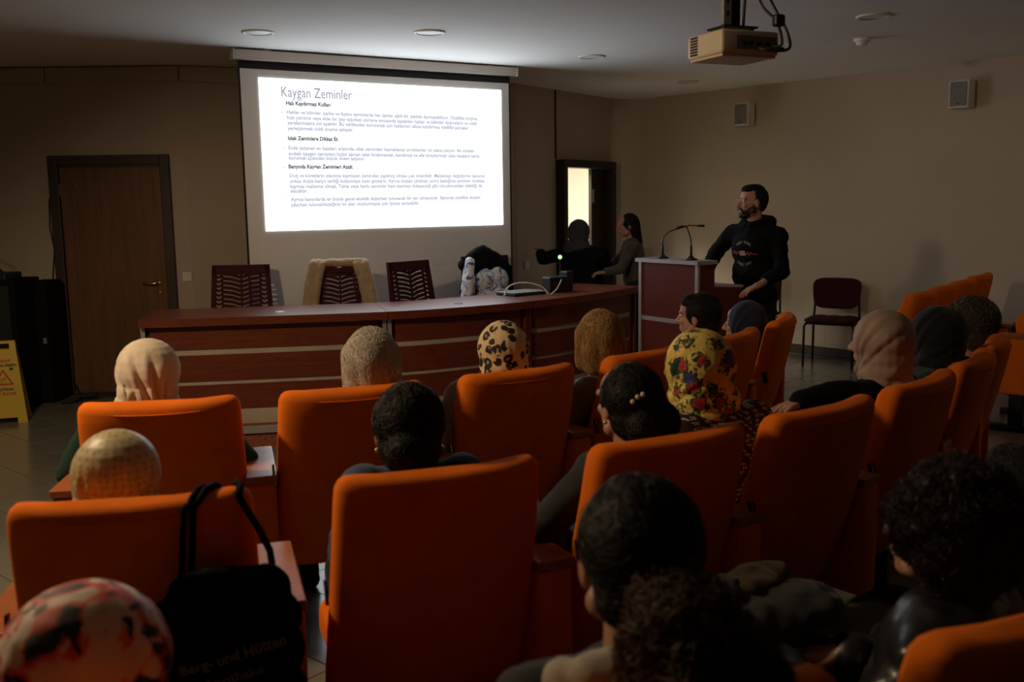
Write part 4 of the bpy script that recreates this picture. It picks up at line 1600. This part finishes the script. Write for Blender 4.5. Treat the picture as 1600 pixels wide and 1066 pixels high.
def seated(label, seat, headw, look, look_at=(-1.0, 8.5), pitch_=0.0, hk=1.0, build=1.0, arms=None, lean=(0, 0), shz=.03, hyaw=None, hipy=.42, hips=0.0, tyaw=0.0):
    """headw: world position of the head centre; the trunk runs from the seat cushion up to it"""
    p, rz = seat
    Mi = (Matrix.Translation((p[0], p[1], 0)) @ rotz(rz)).inverted()
    h = Mi @ V(headw)
    d = Mi.to_3x3() @ V((look_at[0] - headw[0], look_at[1] - headw[1], 0))
    yaw = math.atan2(-d.x, d.y) if hyaw is None else hyaw
    nk = h + V((-.0, -.028, -.165 * hk)) + V((lean[0], lean[1], 0))
    hip = V((hips + .25 * h.x, hipy, .50))
    c, s = math.cos(tyaw), math.sin(tyaw)
    sw = .165 * build
    sl = nk + V((-sw * c, -sw * s + .0, -.055 + shz))
    sr = nk + V((sw * c, sw * s + .0, -.055 + shz))
    A = dict(el=sl + V((-.075, .10, -.22)), er=sr + V((.075, .10, -.22)), wl=hip + V((-.07, .25, .13)), wr=hip + V((.07, .25, .13)),
             dl=(.55, .75, -.2), dr=(-.55, .75, -.2), pl=(0, -.1, -1), pr=(0, -.1, -1), curl=.7)
    if arms: A.update(arms(Mi, sl, sr, hip))
    Lg = dict(hl=hip + V((-.085, .02, -.02)), hr=hip + V((.085, .02, -.02)), kl=hip + V((-.11, .40, -.01)), kr=hip + V((.11, .40, -.01)), al=V((hip.x - .10, hip.y + .34, .085)), ar=V((hip.x + .10, hip.y + .34, .085)), t=(0, 1, 0))
    return make_person(label, (p[0], p[1], 0), rz, h, yaw, pitch_, dict(hip=hip, neck=nk, sl=sl, sr=sr), A, Lg, look, None, hk, build)


S = SEATS
G = 'audience'
shoulder_drape = (ell((0, -.045, -.175), (.135, .085, .055)),)
# front row
seated('person in a plain beige headscarf and dark green coat, front row left', S[1, 0], (-1.335, 3.57, 1.050), dict(kind='scarf', scarf='beige_scarf', rg='beige', ca=1.15, top='green_coat', top_name='coat', w=.116, sv=.0045),
       arms=lambda Mi, sl, sr, hip: dict(er=sr + V((.13, .06, -.20)), el=sl + V((-.13, .06, -.20))), build=1.08, shz=.06)
seated('person with short silver hair and white top, front row', S[1, 1], (-.540, 3.72, 1.060), dict(kind='hair', style='bob', hair='hair_white', top='white_top', top_name='blouse', n=2600, hr=.0011, collar=.02), hk=1.06, shz=.07)
seated('person in a leopard-print headscarf and grey tweed coat', S[1, 2], (-.040, 3.98, 1.055), dict(kind='scarf', scarf='leopard', rg='leo', top='grey_tweed', top_name='coat', w=.108, drape=(ell((.0, -.05, -.16), (.14, .085, .06)), ell((-.05, -.06, -.13), (.09, .07, .07)))),
       lean=(-.03, .02), arms=lambda Mi, sl, sr, hip: dict(el=sl + V((-.13, .0, -.19))), build=1.1, tyaw=.15, shz=.07)
seated('person with blond bobbed hair and olive blouse leaning to her left side', S[1, 3], (.385, 4.33, 1.045), dict(kind='hair', style='bob', hair='hair_blond', top='olive', top_name='blouse', n=2600, hr=.0012), hk=1.08, hips=-.08, lean=(.03, -.02))
seated('person with short dark hair and burgundy sweater in front of the podium', S[1, 4], (.945, 4.92, 1.070), dict(kind='hair', style='crop', hair='hair_black', top='burgundy', top_name='sweater'), look_at=(-2, 6.5), hips=-.05)
seated('person in a navy headscarf in front of the standing person', S[1, 5], (1.325, 5.55, .950), dict(kind='scarf', scarf='navy_scarf', top='black_cloth', w=.118), look_at=(-1.5, 6.5), hipy=.45, hips=-.05)
# second row
seated('person in a khaki dotted satin headscarf', S[2, 0], (-.980, 2.37, .992), dict(kind='scarf', scarf='dotted', rg='tan', ca=1.2, top='grey_jacket', w=.106, sv=.0045))
seated('person with a low dark bun, gold earring and blue denim collar', S[2, 1], (-.280, 2.58, 1.052), dict(kind='hair', style='lowbun', hair='hair_black', top='denim', collar=.03, earring=True), hk=1.08, shz=.105, build=.84, arms=lambda Mi, sl, sr, hip: dict(el=sl + V((-.03, .14, -.22)), er=sr + V((.03, .14, -.22))))
seated('person with pearl pins in her dark hair and grey jacket', S[2, 2], (.345, 2.90, 1.050), dict(kind='hair', style='pinned', hair='hair_black', top='grey_jacket', pearls=True, earring=True, collar=-.002), look_at=(-2.0, 7.0), hk=1.02,
       arms=lambda Mi, sl, sr, hip: dict(el=sl + V((-.17, .06, -.18)), wl=hip + V((-.12, .26, .15))), tyaw=.25, shz=.06)
seated('person in a yellow floral headscarf and maroon patterned cardigan', S[2, 3], (.635, 3.36, 1.078), dict(kind='scarf', scarf='floral', top='kilim', top_name='cardigan', w=.128, drape=(ell((.04, -.06, -.12), (.11, .08, .08)), ell((.08, -.085, -.19), (.085, .05, .09)), ell((.13, -.10, -.27), (.05, .035, .09)), ell((.15, -.10, -.36), (.035, .03, .07)))),
       look_at=(-2.5, 6.0), lean=(.05, -.05), hips=-.10, build=1.08)
seated('person in a taupe headscarf and black coat reaching her hand to the left', S[2, 4], (1.485, 3.92, 1.072), dict(kind='scarf', scarf='taupe_scarf', rg='taupe', top='black_cloth', top_name='coat', w=.128, collar=.0), look_at=(-2.5, 6.6),
       arms=lambda Mi, sl, sr, hip: dict(el=Mi @ V((1.26, 3.74, .90)), wl=Mi @ V((1.10, 3.70, .878)), dl=Mi.to_3x3() @ V((-.95, -.65, -.12)), pl=(0, 0, -1), curl=.25), build=1.1)
seated('person in a black headscarf between the taupe headscarf and the grey hair', S[2, 5], (1.905, 4.38, 1.032), dict(kind='scarf', scarf='black_scarf', top='green_coat', top_name='coat', w=.130, drape=shoulder_drape), look_at=(-2.0, 7.0))
seated('person with messy grey hair at the aisle end of the second row', S[2, 6], (2.235, 4.78, 1.020), dict(kind='hair', style='messy', hair='hair_grey', top='black_cloth', n=2400, hr=.0016), look_at=(-1.5, 7.5), hk=1.08)
# third row
seated('person in a red, black and cream headscarf at the bottom left corner', S[3, 0], (-.672, 1.46, .945), dict(kind='scarf', scarf='redblack', rg='red', ca=1.2, top='black_cloth', w=.128, drape=shoulder_drape), hk=1.02)
seated('person with a frizzy brown ponytail and grey hood in the foreground', S[3, 1], (.192, 1.50, 1.095), dict(kind='hair', style='pony', hair='hair_black', hair2='hair_brown', top='grey_jacket', collar=.0, hood=True), hk=1.10, look_at=(-1.2, 7.5), tyaw=-.15, build=1.05)
seated('person with voluminous dark curls and black leather jacket', S[3, 2], (.885, 1.98, .960), dict(kind='hair', style='curly', hair='hair_red', top='leather', collar=.0, wr=.012), look_at=(-1.4, 5.2), hk=1.0, lean=(.02, -.03), build=1.08, tyaw=.35, hips=.05,
       arms=lambda Mi, sl, sr, hip: dict(el=sl + V((-.15, .05, -.19)), wl=hip + V((-.10, .27, .14))))
seated('dark-haired person cut off by the right photo edge', S[3, 3], (1.30, 2.43, .905), dict(kind='hair', style='crop', hair='hair_black', top='black_cloth'), look_at=(-1, 7))

# ------------------------------------------------------------------ standing people
def stand(label, loc, facing, P, look, hyaw, hpitch=0.0, hk=1.0, build=1.0):
    """P: joints in world space (tuples); converted to the person's own frame"""
    rz = face_to(*facing)
    Mi = (Matrix.Translation(loc) @ rotz(rz)).inverted()
    T = lambda k: Mi @ V(P[k])
    R3_ = Mi.to_3x3()
    A = dict(el=T('el'), er=T('er'), wl=T('wl'), wr=T('wr'), curl=P.get('curl', .5), sleeve=P.get('sleeve', .94))
    for k in ('dl', 'dr', 'pl', 'pr'):
        if k in P: A[k] = R3_ @ V(P[k])
    hip = T('hip')
    hl, hr = hip + V((-.085, 0, -.03)), hip + V((.085, 0, -.03))
    L = dict(hl=hl, hr=hr, kl=V((hl.x - .01, hl.y * .5 + .02, .48)), kr=V((hr.x + .01, hr.y * .5 + .02, .48)), al=V((-.105, -.03, .085)), ar=V((.105, -.03, .085)), t=(0, 1, 0))
    hd = V(P['look'])
    dl = R3_ @ V((hd[0], hd[1], 0))
    return make_person(label, loc, rz, T('head'), math.atan2(-dl.x, dl.y), hpitch, dict(hip=hip, neck=T('neck'), sl=T('sl'), sr=T('sr')), A, L, look, None, hk, build)


mx, my = 1.800, 7.25
f_ = V((-.66, -.75)).normalized()
r_ = V((f_.y, -f_.x))   # the man's right-hand side


def mw(r, f, z): return (mx + r_.x * r + f_.x * f, my + r_.y * r + f_.y * f, z)


stand('person in a black printed hoodie standing at the podium, looking at the screen', (mx, my, 0), f_, dict(
    head=(1.770, 7.22, 1.628), neck=(1.795, 7.235, 1.487), hip=mw(0, .0, .93), sl=mw(-.185, .0, 1.40), sr=mw(.185, .0, 1.41),
    er=(1.545, 7.43, 1.245), wr=(1.43, 7.25, 1.085), dr=(-.5, -.75, -.15), pr=(0, .1, -1), el=(1.945, 7.03, 1.135), wl=(1.735, 6.87, 1.055), dl=(-.85, -.25, -.35), pl=(.1, .1, -1), curl=.35, sleeve=.60, look=(-1.0, -.16)),
    dict(kind='hair', style='short', hair='hair_black', beard=True, top='black_cloth', top_name='hoodie', hood=True, hem=.09, voxel=.010, wr=.009, legs='jeans'), 0, .06, 1.0, 1.0)

wx, wy = .72, 9.95
stand('person in a charcoal headscarf and black coat seen from behind at the open door', (wx, wy, 0), (.45, .89), dict(
    head=(.70, 10.00, 1.345), neck=(.71, 9.96, 1.20), hip=(.74, 9.93, .78), sl=(.53, 10.02, 1.135), sr=(.90, 9.86, 1.135),
    el=(.33, 9.95, 1.085), wl=(.31, 10.20, 1.13), dl=(-.1, .8, .4), pl=(-.3, 1, 0), er=(1.0, 9.95, .95), wr=(1.03, 10.2, .95), dr=(0, 1, 0), pr=(0, 0, -1), look=(.3, .9)),
    dict(kind='scarf', scarf='charcoal_scarf', top='black_cloth', top_name='coat', w=.112, skirt=.8, hem=.08, drape=(ell((0, -.06, -.17), (.15, .08, .09)), ell((.01, -.085, -.25), (.10, .045, .09)))), 0, -.1, 1.0, 1.25)
stand('person with long dark hair and grey blazer beside the open door', (1.24, 10.02, 0), (-.9, .1), dict(
    head=(1.19, 10.02, 1.405), neck=(1.225, 10.02, 1.255), hip=(1.28, 10.02, .86), sl=(1.21, 9.87, 1.18), sr=(1.23, 10.17, 1.18),
    el=(1.10, 9.80, .98), wl=(.94, 9.72, .96), dl=(-.95, 0, -.1), pl=(0, .2, -1), er=(1.06, 10.2, .98), wr=(.98, 10.1, .96), dr=(-1, -.1, 0), pr=(0, 0, -1), look=(-1, -.12)),
    dict(kind='hair', style='long', hair='hair_black', top='blazer', top_name='blazer', collar=-.005, hem=.08), 0, -.08, .98, .95)

# ------------------------------------------------------------------ print on the man's hoodie: ring of letters, script line and small badge
man = [o for o in bpy.data.objects if o.get('label', '').startswith('person in a black printed')][0]
hood = [c for c in man.children if c.name.startswith('hoodie')][0]
bv = BVHTree.FromPolygons([v.co for v in hood.data.vertices], [p.vertices for p in hood.data.polygons])
EC = V((0.02, 0, 1.265))


def on_chest(me, name, mat):
    """drape a flat print (x across, y up) over the chest of the hoodie"""
    for v in me.vertices:
        o = V((EC.x + v.co.x, .6, EC.z + v.co.y))
        h_ = bv.ray_cast(o, V((0, -1, 0)))
        if h_[0] is not None: v.co = h_[0] + V((0, .0018, 0))
        else: v.co = V((o.x, .15, o.z))
    return mobj(name, me, MAT[mat], hood)


MAT['print_white'] = plain('white_print', (0.40, 0.38, 0.34), 0.7)
MAT['print_orange'] = plain('orange_print', (0.50, 0.10, 0.03), 0.7)
parts_ = []
for word, a0, da, flip in (('NEW YORK', 128, -11, 1), ('SINCE 1987', 228, 9.2, -1)):
    for k, ch in enumerate(word):
        if ch == ' ': continue
        me = text_mesh(ch, .026, 'CENTER')
        a = math.radians(a0 + da * k)
        R_ = .083
        M_ = Matrix.Translation((R_ * math.cos(a), R_ * math.sin(a), 0)) @ Matrix.Rotation(a - PI / 2 if flip > 0 else a + PI / 2, 4, 'Z') @ Matrix.Translation((0, -.009, 0))
        me.transform(Matrix.Scale(-1, 4, V((1, 0, 0))) @ M_)
        parts_.append(me)
jm = join_meshes(parts_, MAT['print_white'])
on_chest(jm, 'ring_lettering', 'print_white')
bm = bmesh.new()
sx = lambda t: -.105 + .21 * t
pts = [(-sx(t / 40), .006 + .012 * math.sin(t * 1.25) * (1 if t < 34 else .3) - .01 * (t / 40), 0) for t in range(41)]
btube(bm, pts, .0024, 4)
me = bpy.data.meshes.new('script')
bm.to_mesh(me)
bm.free()
on_chest(me, 'script_line', 'print_orange')
bm = bmesh.new()
r = bmesh.ops.create_grid(bm, x_segments=6, y_segments=5, size=.5)
for v in bm.verts: v.co = V((v.co.x * .045 + .008, v.co.y * .034 + .002, 0))
me = bpy.data.meshes.new('badge')
bm.to_mesh(me)
bm.free()
on_chest(me, 'print_badge', 'print_white')

# ------------------------------------------------------------------ projector on its ceiling mount
pj = V((-.40, .917, 0)).normalized()
pr = V((pj.y, -pj.x, 0))
PJ = empty('projector', (.951, 4.273, 2.298), math.atan2(-pj.x, pj.y), 'cream ceiling-mounted projector with black cables', 'projector')
sh = boxm('shell', (0, 0, 0), (.29, .25, .098), MAT['projector_shell'], PJ, .014, 3, None, True)
boxm('bottom_plate', (0, 0, -.0535), (.27, .23, .010), MAT['projector_shell'], PJ, .004, 2)
# side vent with slots
for i in range(4):
    for j in range(7): boxm('vent_slot', (-.1455, .05 + i * .014, -.033 + j * .0115), (.004, .010, .008), MAT['black'], sh)
boxm('rear_panel', (.03, -.125, -.002), (.20, .003, .055), MAT['grey_plastic'], sh, .001, 1)
for x in (-.03, .0, .04, .08): boxm('rear_port', (x, -.127, -.005), (.022, .004, .014), MAT['black'], sh)
bm = bmesh.new()
blathe(bm, [(.034, 0), (.036, .018), (.028, .020), (.024, .006)], 20, Matrix.Translation((-.06, .124, .0)) @ Matrix.Rotation(-PI / 2, 4, 'X'))
mobj('lens', bm, MAT['black'], PJ, smooth=True)
for x, y in ((-.09, -.06), (-.02, .05), (.06, -.05)):
    tubem('mount_foot', [(x, y, .046), (x, y, .066)], .009, MAT['brass'], PJ, 10)
boxm('mount_plate', (-.01, -.01, .070), (.17, .13, .008), MAT['black_metal'], PJ, .002, 1)
ch = boxm('mount_channel', (-.075, -.055, .325), (.040, .022, .500), MAT['silver'], PJ, .002, 1)
for k in range(9): boxm('channel_hole', (-.075, -.067, .12 + k * .05), (.012, .003, .018), MAT['black'], ch)
boxm('mount_tube', (-.02, -.02, .325), (.05, .05, .500), MAT['black_metal'], PJ, .004, 2)
boxm('ceiling_flange', (-.04, -.03, .577), (.16, .14, .010), MAT['silver'], PJ, .002, 1)
for k, pts in enumerate(([(.0, -.03, .57), (.06, -.05, .42), (.12, -.08, .20), (.16, -.15, .05), (.14, -.19, -.03), (.05, -.17, -.035), (.03, -.128, -.02)],
                         [(.0, -.05, .57), (.03, -.07, .36), (.06, -.10, .17), (.10, -.16, .08), (.12, -.17, -.01), (.09, -.128, -.012)],
                         [(-.02, -.05, .55), (.0, -.08, .30), (.0, -.07, .07)])):
    bm = bmesh.new()
    btube(bm, [tuple(p) for p in catmull([V(p) for p in pts], 5)], .0065, 7)
    mobj('cable', bm, MAT['black'], PJ, smooth=True)
boxm('cable_ferrite', (.105, -.165, .085), (.05, .035, .05), MAT['black'], PJ, .01, 2)
bm = bmesh.new()
btube(bm, [(.045, -.16, -.033), (.12, -.185, -.033)], .010, 8)
mobj('cable_plug', bm, MAT['black'], PJ, smooth=True)

# ------------------------------------------------------------------ left side: black loudspeaker cabinet, slim case, mixer, wet-floor sign
e = empty('loudspeaker_cabinet', (-4.39, 8.10, 0), math.radians(4), 'large black loudspeaker cabinet at the left photo edge', 'loudspeaker')
boxm('cabinet', (0, 0, .56), (.74, .52, 1.06), MAT['black_cabinet'], e, .012, 2)
boxm('grille', (0, -.264, .58), (.66, .012, .94), MAT['black'], e, .004, 1)
for x in (-.31, .31):
    for y in (-.2, .2): boxm('foot', (x, y, .015), (.05, .05, .03), MAT['black'], e)
e = empty('flat_black_case', (-4.02, 8.42, 0), math.radians(2), 'slim black case leaning beside the cabinet, left of the brown door', 'case')
boxm('case_body', (0, 0, .54), (.16, .34, 1.02), MAT['black_cabinet'], e, .006, 1)
boxm('case_latch', (.045, -.172, .55), (.03, .006, .05), MAT['grey_plastic'], e, .002, 1)
boxm('case_foot', (0, 0, .015), (.12, .26, .03), MAT['black'], e)
e = empty('audio_mixer', (-4.24, 8.02, 1.09), 0, 'black audio mixer lying on the loudspeaker cabinet', 'mixer')
boxm('mixer_body', (0, 0, .03), (.34, .28, .06), MAT['black'], e, .01, 2)
for k in range(6): boxm('fader', (-.13 + k * .05, -.02, .066), (.012, .02, .012), MAT['grey_plastic'], e)
gooseneck(V((-4.15, 7.95, 1.15)), [(0, 0, .09), (0, 0, .14), (-.01, 0, .18), (-.05, 0, .235), (-.12, 0, .27), (-.18, 0, .27)], 'gooseneck microphone at the left photo edge, on the black mixer')
tag(tubem('floor_cable', [(-3.86, 8.22, .012), (-3.76, 8.30, .012), (-3.80, 8.42, .012), (-3.68, 8.50, .012), (-3.72, 8.60, .012)], .008, MAT['black']), 'loose black cable on the floor beside the brown door', 'cable')
tag(tubem('hanging_cable', [lwp(-4.07, .012, 1.75), lwp(-4.085, .012, 1.5), lwp(-4.06, .012, 1.3), lwp(-4.10, .012, 1.0), lwp(-4.07, .012, .55), lwp(-4.0, .05, .2), lwp(-3.9, .1, .01)], .006, MAT['black']), 'thin dark cable hanging along the left jamb of the brown door', 'cable')

SG = empty('wet_floor_sign', (-4.00, 7.60, 0), math.radians(20), 'yellow folding wet-floor sign in front of the black cabinet', 'sign')


def sign_panel(tilt, y0, name):
    """A-frame leaf: outline with handle hole and foot notch, 2 cm thick"""
    bm = bmesh.new()
    h, wb, wt = .64, .155, .098
    rows = [(0, wb), (.045, wb * .975), (.17, wb * .90), (.50, wt * 1.10), (.575, wt * 1.02), (.62, wt), (.64, wt * .93)]
    xs = [-1, -.55, .55, 1]
    g = [[(x * w_, z) for x in xs] for z, w_ in rows]
    hole = {(0, 1), (4, 1)}
    F, B = {}, {}
    for i, r_ in enumerate(g):
        for j, (x, z) in enumerate(r_):
            yy = y0 - tilt * (h - z)
            F[i, j] = bm.verts.new((x, yy - .012, z))
            B[i, j] = bm.verts.new((x, yy + .012, z))
    for i in range(len(g) - 1):
        for j in range(3):
            if (i, j) in hole: continue
            bm.faces.new((F[i, j], F[i, j + 1], F[i + 1, j + 1], F[i + 1, j]))
            bm.faces.new((B[i, j + 1], B[i, j], B[i + 1, j], B[i + 1, j + 1]))
            for (a, b), nb in ((((i, j), (i, j + 1)), (i - 1, j)), (((i, j + 1), (i + 1, j + 1)), (i, j + 1)), (((i + 1, j + 1), (i + 1, j)), (i + 1, j)), (((i + 1, j), (i, j)), (i, j - 1))):
                ok = 0 <= nb[0] < len(g) - 1 and 0 <= nb[1] < 3 and nb not in hole
                if not ok: bm.faces.new((F[b], F[a], B[a], B[b]))
    bmesh.ops.recalc_face_normals(bm, faces=bm.faces)
    return mobj(name, bm, MAT['yellow'], SG)


fpan = sign_panel(.16, 0.0, 'front_leaf')
bpan = sign_panel(-.16, .03, 'rear_leaf')
boxm('hinge_bar', (0, .015, .632), (.16, .04, .016), MAT['yellow'], SG, .004, 1)
tilt = math.atan(.16)


def sign_print(me, x, z, mat, name):
    yy = -.16 * (.64 - z) - .0135
    me.transform(Matrix.Translation((x, yy, z)) @ Matrix.Rotation(PI / 2 - tilt, 4, 'X'))
    return mobj(name, me, MAT[mat], fpan)


sign_print(text_mesh('DİKKAT!', .030, 'CENTER', bold=.0012), 0, .475, 'red_print', 'sign_text')
sign_print(text_mesh('KAYGAN ZEMİN', .026, 'CENTER', bold=.001), 0, .443, 'black_print', 'sign_text')
sign_print(text_mesh('CAUTION', .030, 'CENTER', bold=.0012), 0, .255, 'black_print', 'sign_text')
sign_print(text_mesh('WET FLOOR', .030, 'CENTER', bold=.0012), 0, .222, 'red_print', 'sign_text')


def flat(polys):
    bm = bmesh.new()
    for pl in polys: bm.faces.new([bm.verts.new((x, y, 0)) for x, y in pl])
    me = bpy.data.meshes.new('print')
    bm.to_mesh(me)
    bm.free()
    return me


T3 = [(-.072, 0), (.072, 0), (0, .125)]
I3 = [(-.054, .0105), (.054, .0105), (0, .104)]
sign_print(flat([[T3[0], T3[1], I3[1], I3[0]], [T3[1], T3[2], I3[2], I3[1]], [T3[2], T3[0], I3[0], I3[2]]]), 0, .300, 'red_print', 'warning_triangle')
sign_print(flat([[(-.03, .018), (.03, .018), (.03, .021), (-.03, .021)], [(-.022, .030), (-.004, .048), (.0, .044), (-.018, .026)], [(-.004, .048), (.014, .066), (.019, .060), (.0, .044)], [(.0, .046), (.022, .044), (.022, .040), (.0, .041)],
                 [(-.024, .050), (-.004, .052), (-.004, .048), (-.024, .046)], [(.020, .070), (.028, .074), (.032, .066), (.024, .062)]]), 0, .300, 'red_print', 'slipping_figure')
sign_print(flat([[(-.012, 0), (0, -.006), (.012, 0), (.012, .018), (-.012, .018)]]), .060, .415, 'black_print', 'shield_mark')

# ------------------------------------------------------------------ things on the desk
kx = 5 * NS - 3
dq = off(kx, -.30)
e = empty('laptop', (dq.x - .10, dq.y + .10, .91), math.radians(40), 'closed dark laptop lying on the right part of the desk', 'laptop')
boxm('laptop_base', (0, 0, .010), (.34, .24, .018), MAT['black'], e, .005, 2)
boxm('laptop_lid', (0, 0, .024), (.34, .24, .008), MAT['grey_plastic'], e, .003, 1)
dq2 = off(5 * NS, -.30)
e = empty('desk_unit', (dq2.x - .03, dq2.y + .05, .91), math.radians(35), 'black desk unit with cables, in front of the person at the door', 'device')
boxm('unit_body', (0, 0, .065), (.20, .12, .13), MAT['black'], e, .012, 2)
boxm('unit_side', (.13, .01, .085), (.07, .10, .17), MAT['black'], e, .012, 2)
e = empty('indicator_stand', (dq2.x + .02, dq2.y + .16, .91), 0, 'black stand with a glowing green indicator light on the desk', 'indicator')
bm = bmesh.new()
blathe(bm, [(.045, 0), (.045, .012), (.012, .02), (.008, .25), (.016, .262), (.016, .30)], 16)
mobj('stand', bm, MAT['black'], e, smooth=True)
bm = bmesh.new()
bmesh.ops.create_uvsphere(bm, u_segments=14, v_segments=8, radius=.017, matrix=Matrix.Translation((-.004, -.014, .285)))
mobj('green_light', bm, MAT['led'], e, smooth=True)
cb = [V((dq.x - .24, dq.y - .10, .918)), V((dq.x - .20, dq.y - .05, .99)), V((dq.x - .08, dq.y + .0, 1.015)), V((dq.x + .06, dq.y + .02, .98)), V((dq.x + .12, dq.y + .0, .918))]
tag(tubem('white_cable', catmull(cb, 6), .006, MAT['white_plastic']), 'white cable arching over the right part of the desk', 'cable')
cb = [V((dq.x + .14, dq.y - .02, .918)), V((dq.x + .19, dq.y + .02, .96)), V((dq.x + .23, dq.y + .06, 1.03))]
tag(tubem('white_cable', catmull(cb, 6), .005, MAT['white_plastic']), 'short white cable rising from the desk to the black unit', 'cable')

# ------------------------------------------------------------------ tote bag hanging on the seat back of the second row
p, rz = SEATS[2, 0]
TB = empty('tote_bag', (p[0], p[1], 0), rz, 'black cloth tote bag hanging by its straps from an orange seat', 'bag')
bagp = []
for z, hw_, xc, t in ((.80, .13, .215, .018), (.74, .16, .20, .026), (.66, .172, .195, .034), (.56, .175, .195, .040), (.46, .172, .195, .044), (.36, .168, .195, .044), (.27, .160, .195, .038)):
    for s in (-1, -.5, 0, .5, 1): bagp.append(ell((xc + s * (hw_ - .05), -.030 - t + .10 * (z < .7) * 0 - .012, z), (.055, t, .062)))
mobj('bag_body', blob(bagp, .009, 4, wrinkle(.012, 8, .5, 2)), MAT['black_cloth'], TB)
bk_me = [m for m in bpy.data.meshes if m.name.startswith('backrest') and len(m.vertices) == 576][0]
bvs = BVHTree.FromPolygons([v.co for v in bk_me.vertices], [q.vertices for q in bk_me.polygons])


def hug(x0, x1, f0, f1):
    """strap points laid over the rounded top edge of the seat back"""
    out = []
    for k in range(11):
        t = k / 10
        x = x0 + (x1 - x0) * t
        yc = .056 + .045 * (min(x, .27) / .28) ** 2.2
        a = f0 + (f1 - f0) * t
        h_ = bvs.find_nearest(V((x, yc - math.cos(a) * .14, .94 + math.sin(a) * .14)))
        out.append(h_[0] + h_[1] * .009)
    return out


for x0, dx_, by in ((.125, .0, -.055), (.145, .0, -.055)):
    pts = [V((x0 - .02, by, .80)), V((x0 - .01, by + .02, .87))] + hug(x0, x0 + .05, .2, 2.9) + [V((x0 + .06, .175, .85))]
    bm = bmesh.new()
    btube(bm, catmull(pts, 3), .0085, 6)
    mobj('strap', bm, MAT['black_cloth'], TB, smooth=True)
pts = [V((.300, -.045, .80)), V((.305, .0, .87))] + hug(.285, .215, .5, 2.6) + [V((.21, .175, .85))]
bm = bmesh.new()
btube(bm, catmull(pts, 3), .0085, 6)
mobj('strap', bm, MAT['black_cloth'], TB, smooth=True)
bb = [c for c in TB.children if c.name.startswith('bag_body')][0]
bvb = BVHTree.FromPolygons([v.co for v in bb.data.vertices], [q.vertices for q in bb.data.polygons])
MAT['bag_print'] = plain('white_bag_print', (0.16, 0.16, 0.16), 0.8)
for body, x, z, sz_ in (('Berg- und Hütten', .105, .640, .033), ('Apotheke', .155, .600, .033)):
    me = text_mesh(body, sz_, bold=.0006)
    me.transform(Matrix.Translation((x, z, 0)) @ Matrix.Rotation(math.radians(12), 4, 'Z'))
    for v in me.vertices:
        h_ = bvb.ray_cast(V((v.co.x, -.6, v.co.y)), V((0, 1, 0)))
        y = (h_[0].y - .002) if h_[0] is not None else -.11
        v.co = V((v.co.x, y, v.co.y))
    mobj('bag_lettering', me, MAT['bag_print'], bb)

# coat and bag on the lap of the curly-haired person
p, rz = SEATS[3, 2]
e = empty('lap_coat', (p[0], p[1], 0), rz, 'dark folded coat and olive bag on the lap beside the leather jacket', 'coat')
mobj('coat_fold', blob([ell((.10, .84, .68), (.14, .11, .050)), ell((.02, .90, .71), (.10, .07, .045)), ell((.17, .80, .70), (.10, .10, .045)), cap((-.04, .88, .69), (-.08, .96, .52), .045, .040)], .010, 4, wrinkle(.014, 13, 1, 6)), MAT['grey_jacket'], e)
MAT['olive_bag'] = cloth('olive_bag', (0.045, 0.034, 0.016))
mobj('bag_flap', blob([ell((.15, .92, .735), (.10, .05, .026)), ell((.11, .87, .735), (.07, .04, .024))], .010, 3, wrinkle(.010, 15, 1, 1)), MAT['olive_bag'], e)
# light grey fleece showing under the ponytail person's jacket
pw = [o for o in bpy.data.objects if 'frizzy brown ponytail' in o.get('label', '')][0]
p, rz = SEATS[3, 1]
Mi = (Matrix.Translation((p[0], p[1], 0)) @ rotz(rz)).inverted()
c_ = Mi @ V((.192, 1.50, 1.095)) + V((-.045, -.045, -.165 * 1.1 + .05))
mobj('fleece_collar', blob([ell(c_ + V((-.055, -.055, .0)), (.060, .045, .040)), ell(c_ + V((.05, -.06, .0)), (.055, .045, .040)), ell(c_ + V((-.105, -.02, -.02)), (.035, .05, .035)), ell(c_ + V((-.06, -.085, -.06)), (.055, .030, .06))], .009, 4, wrinkle(.006, 16, 1, 3)), MAT['grey_hood'], pw)
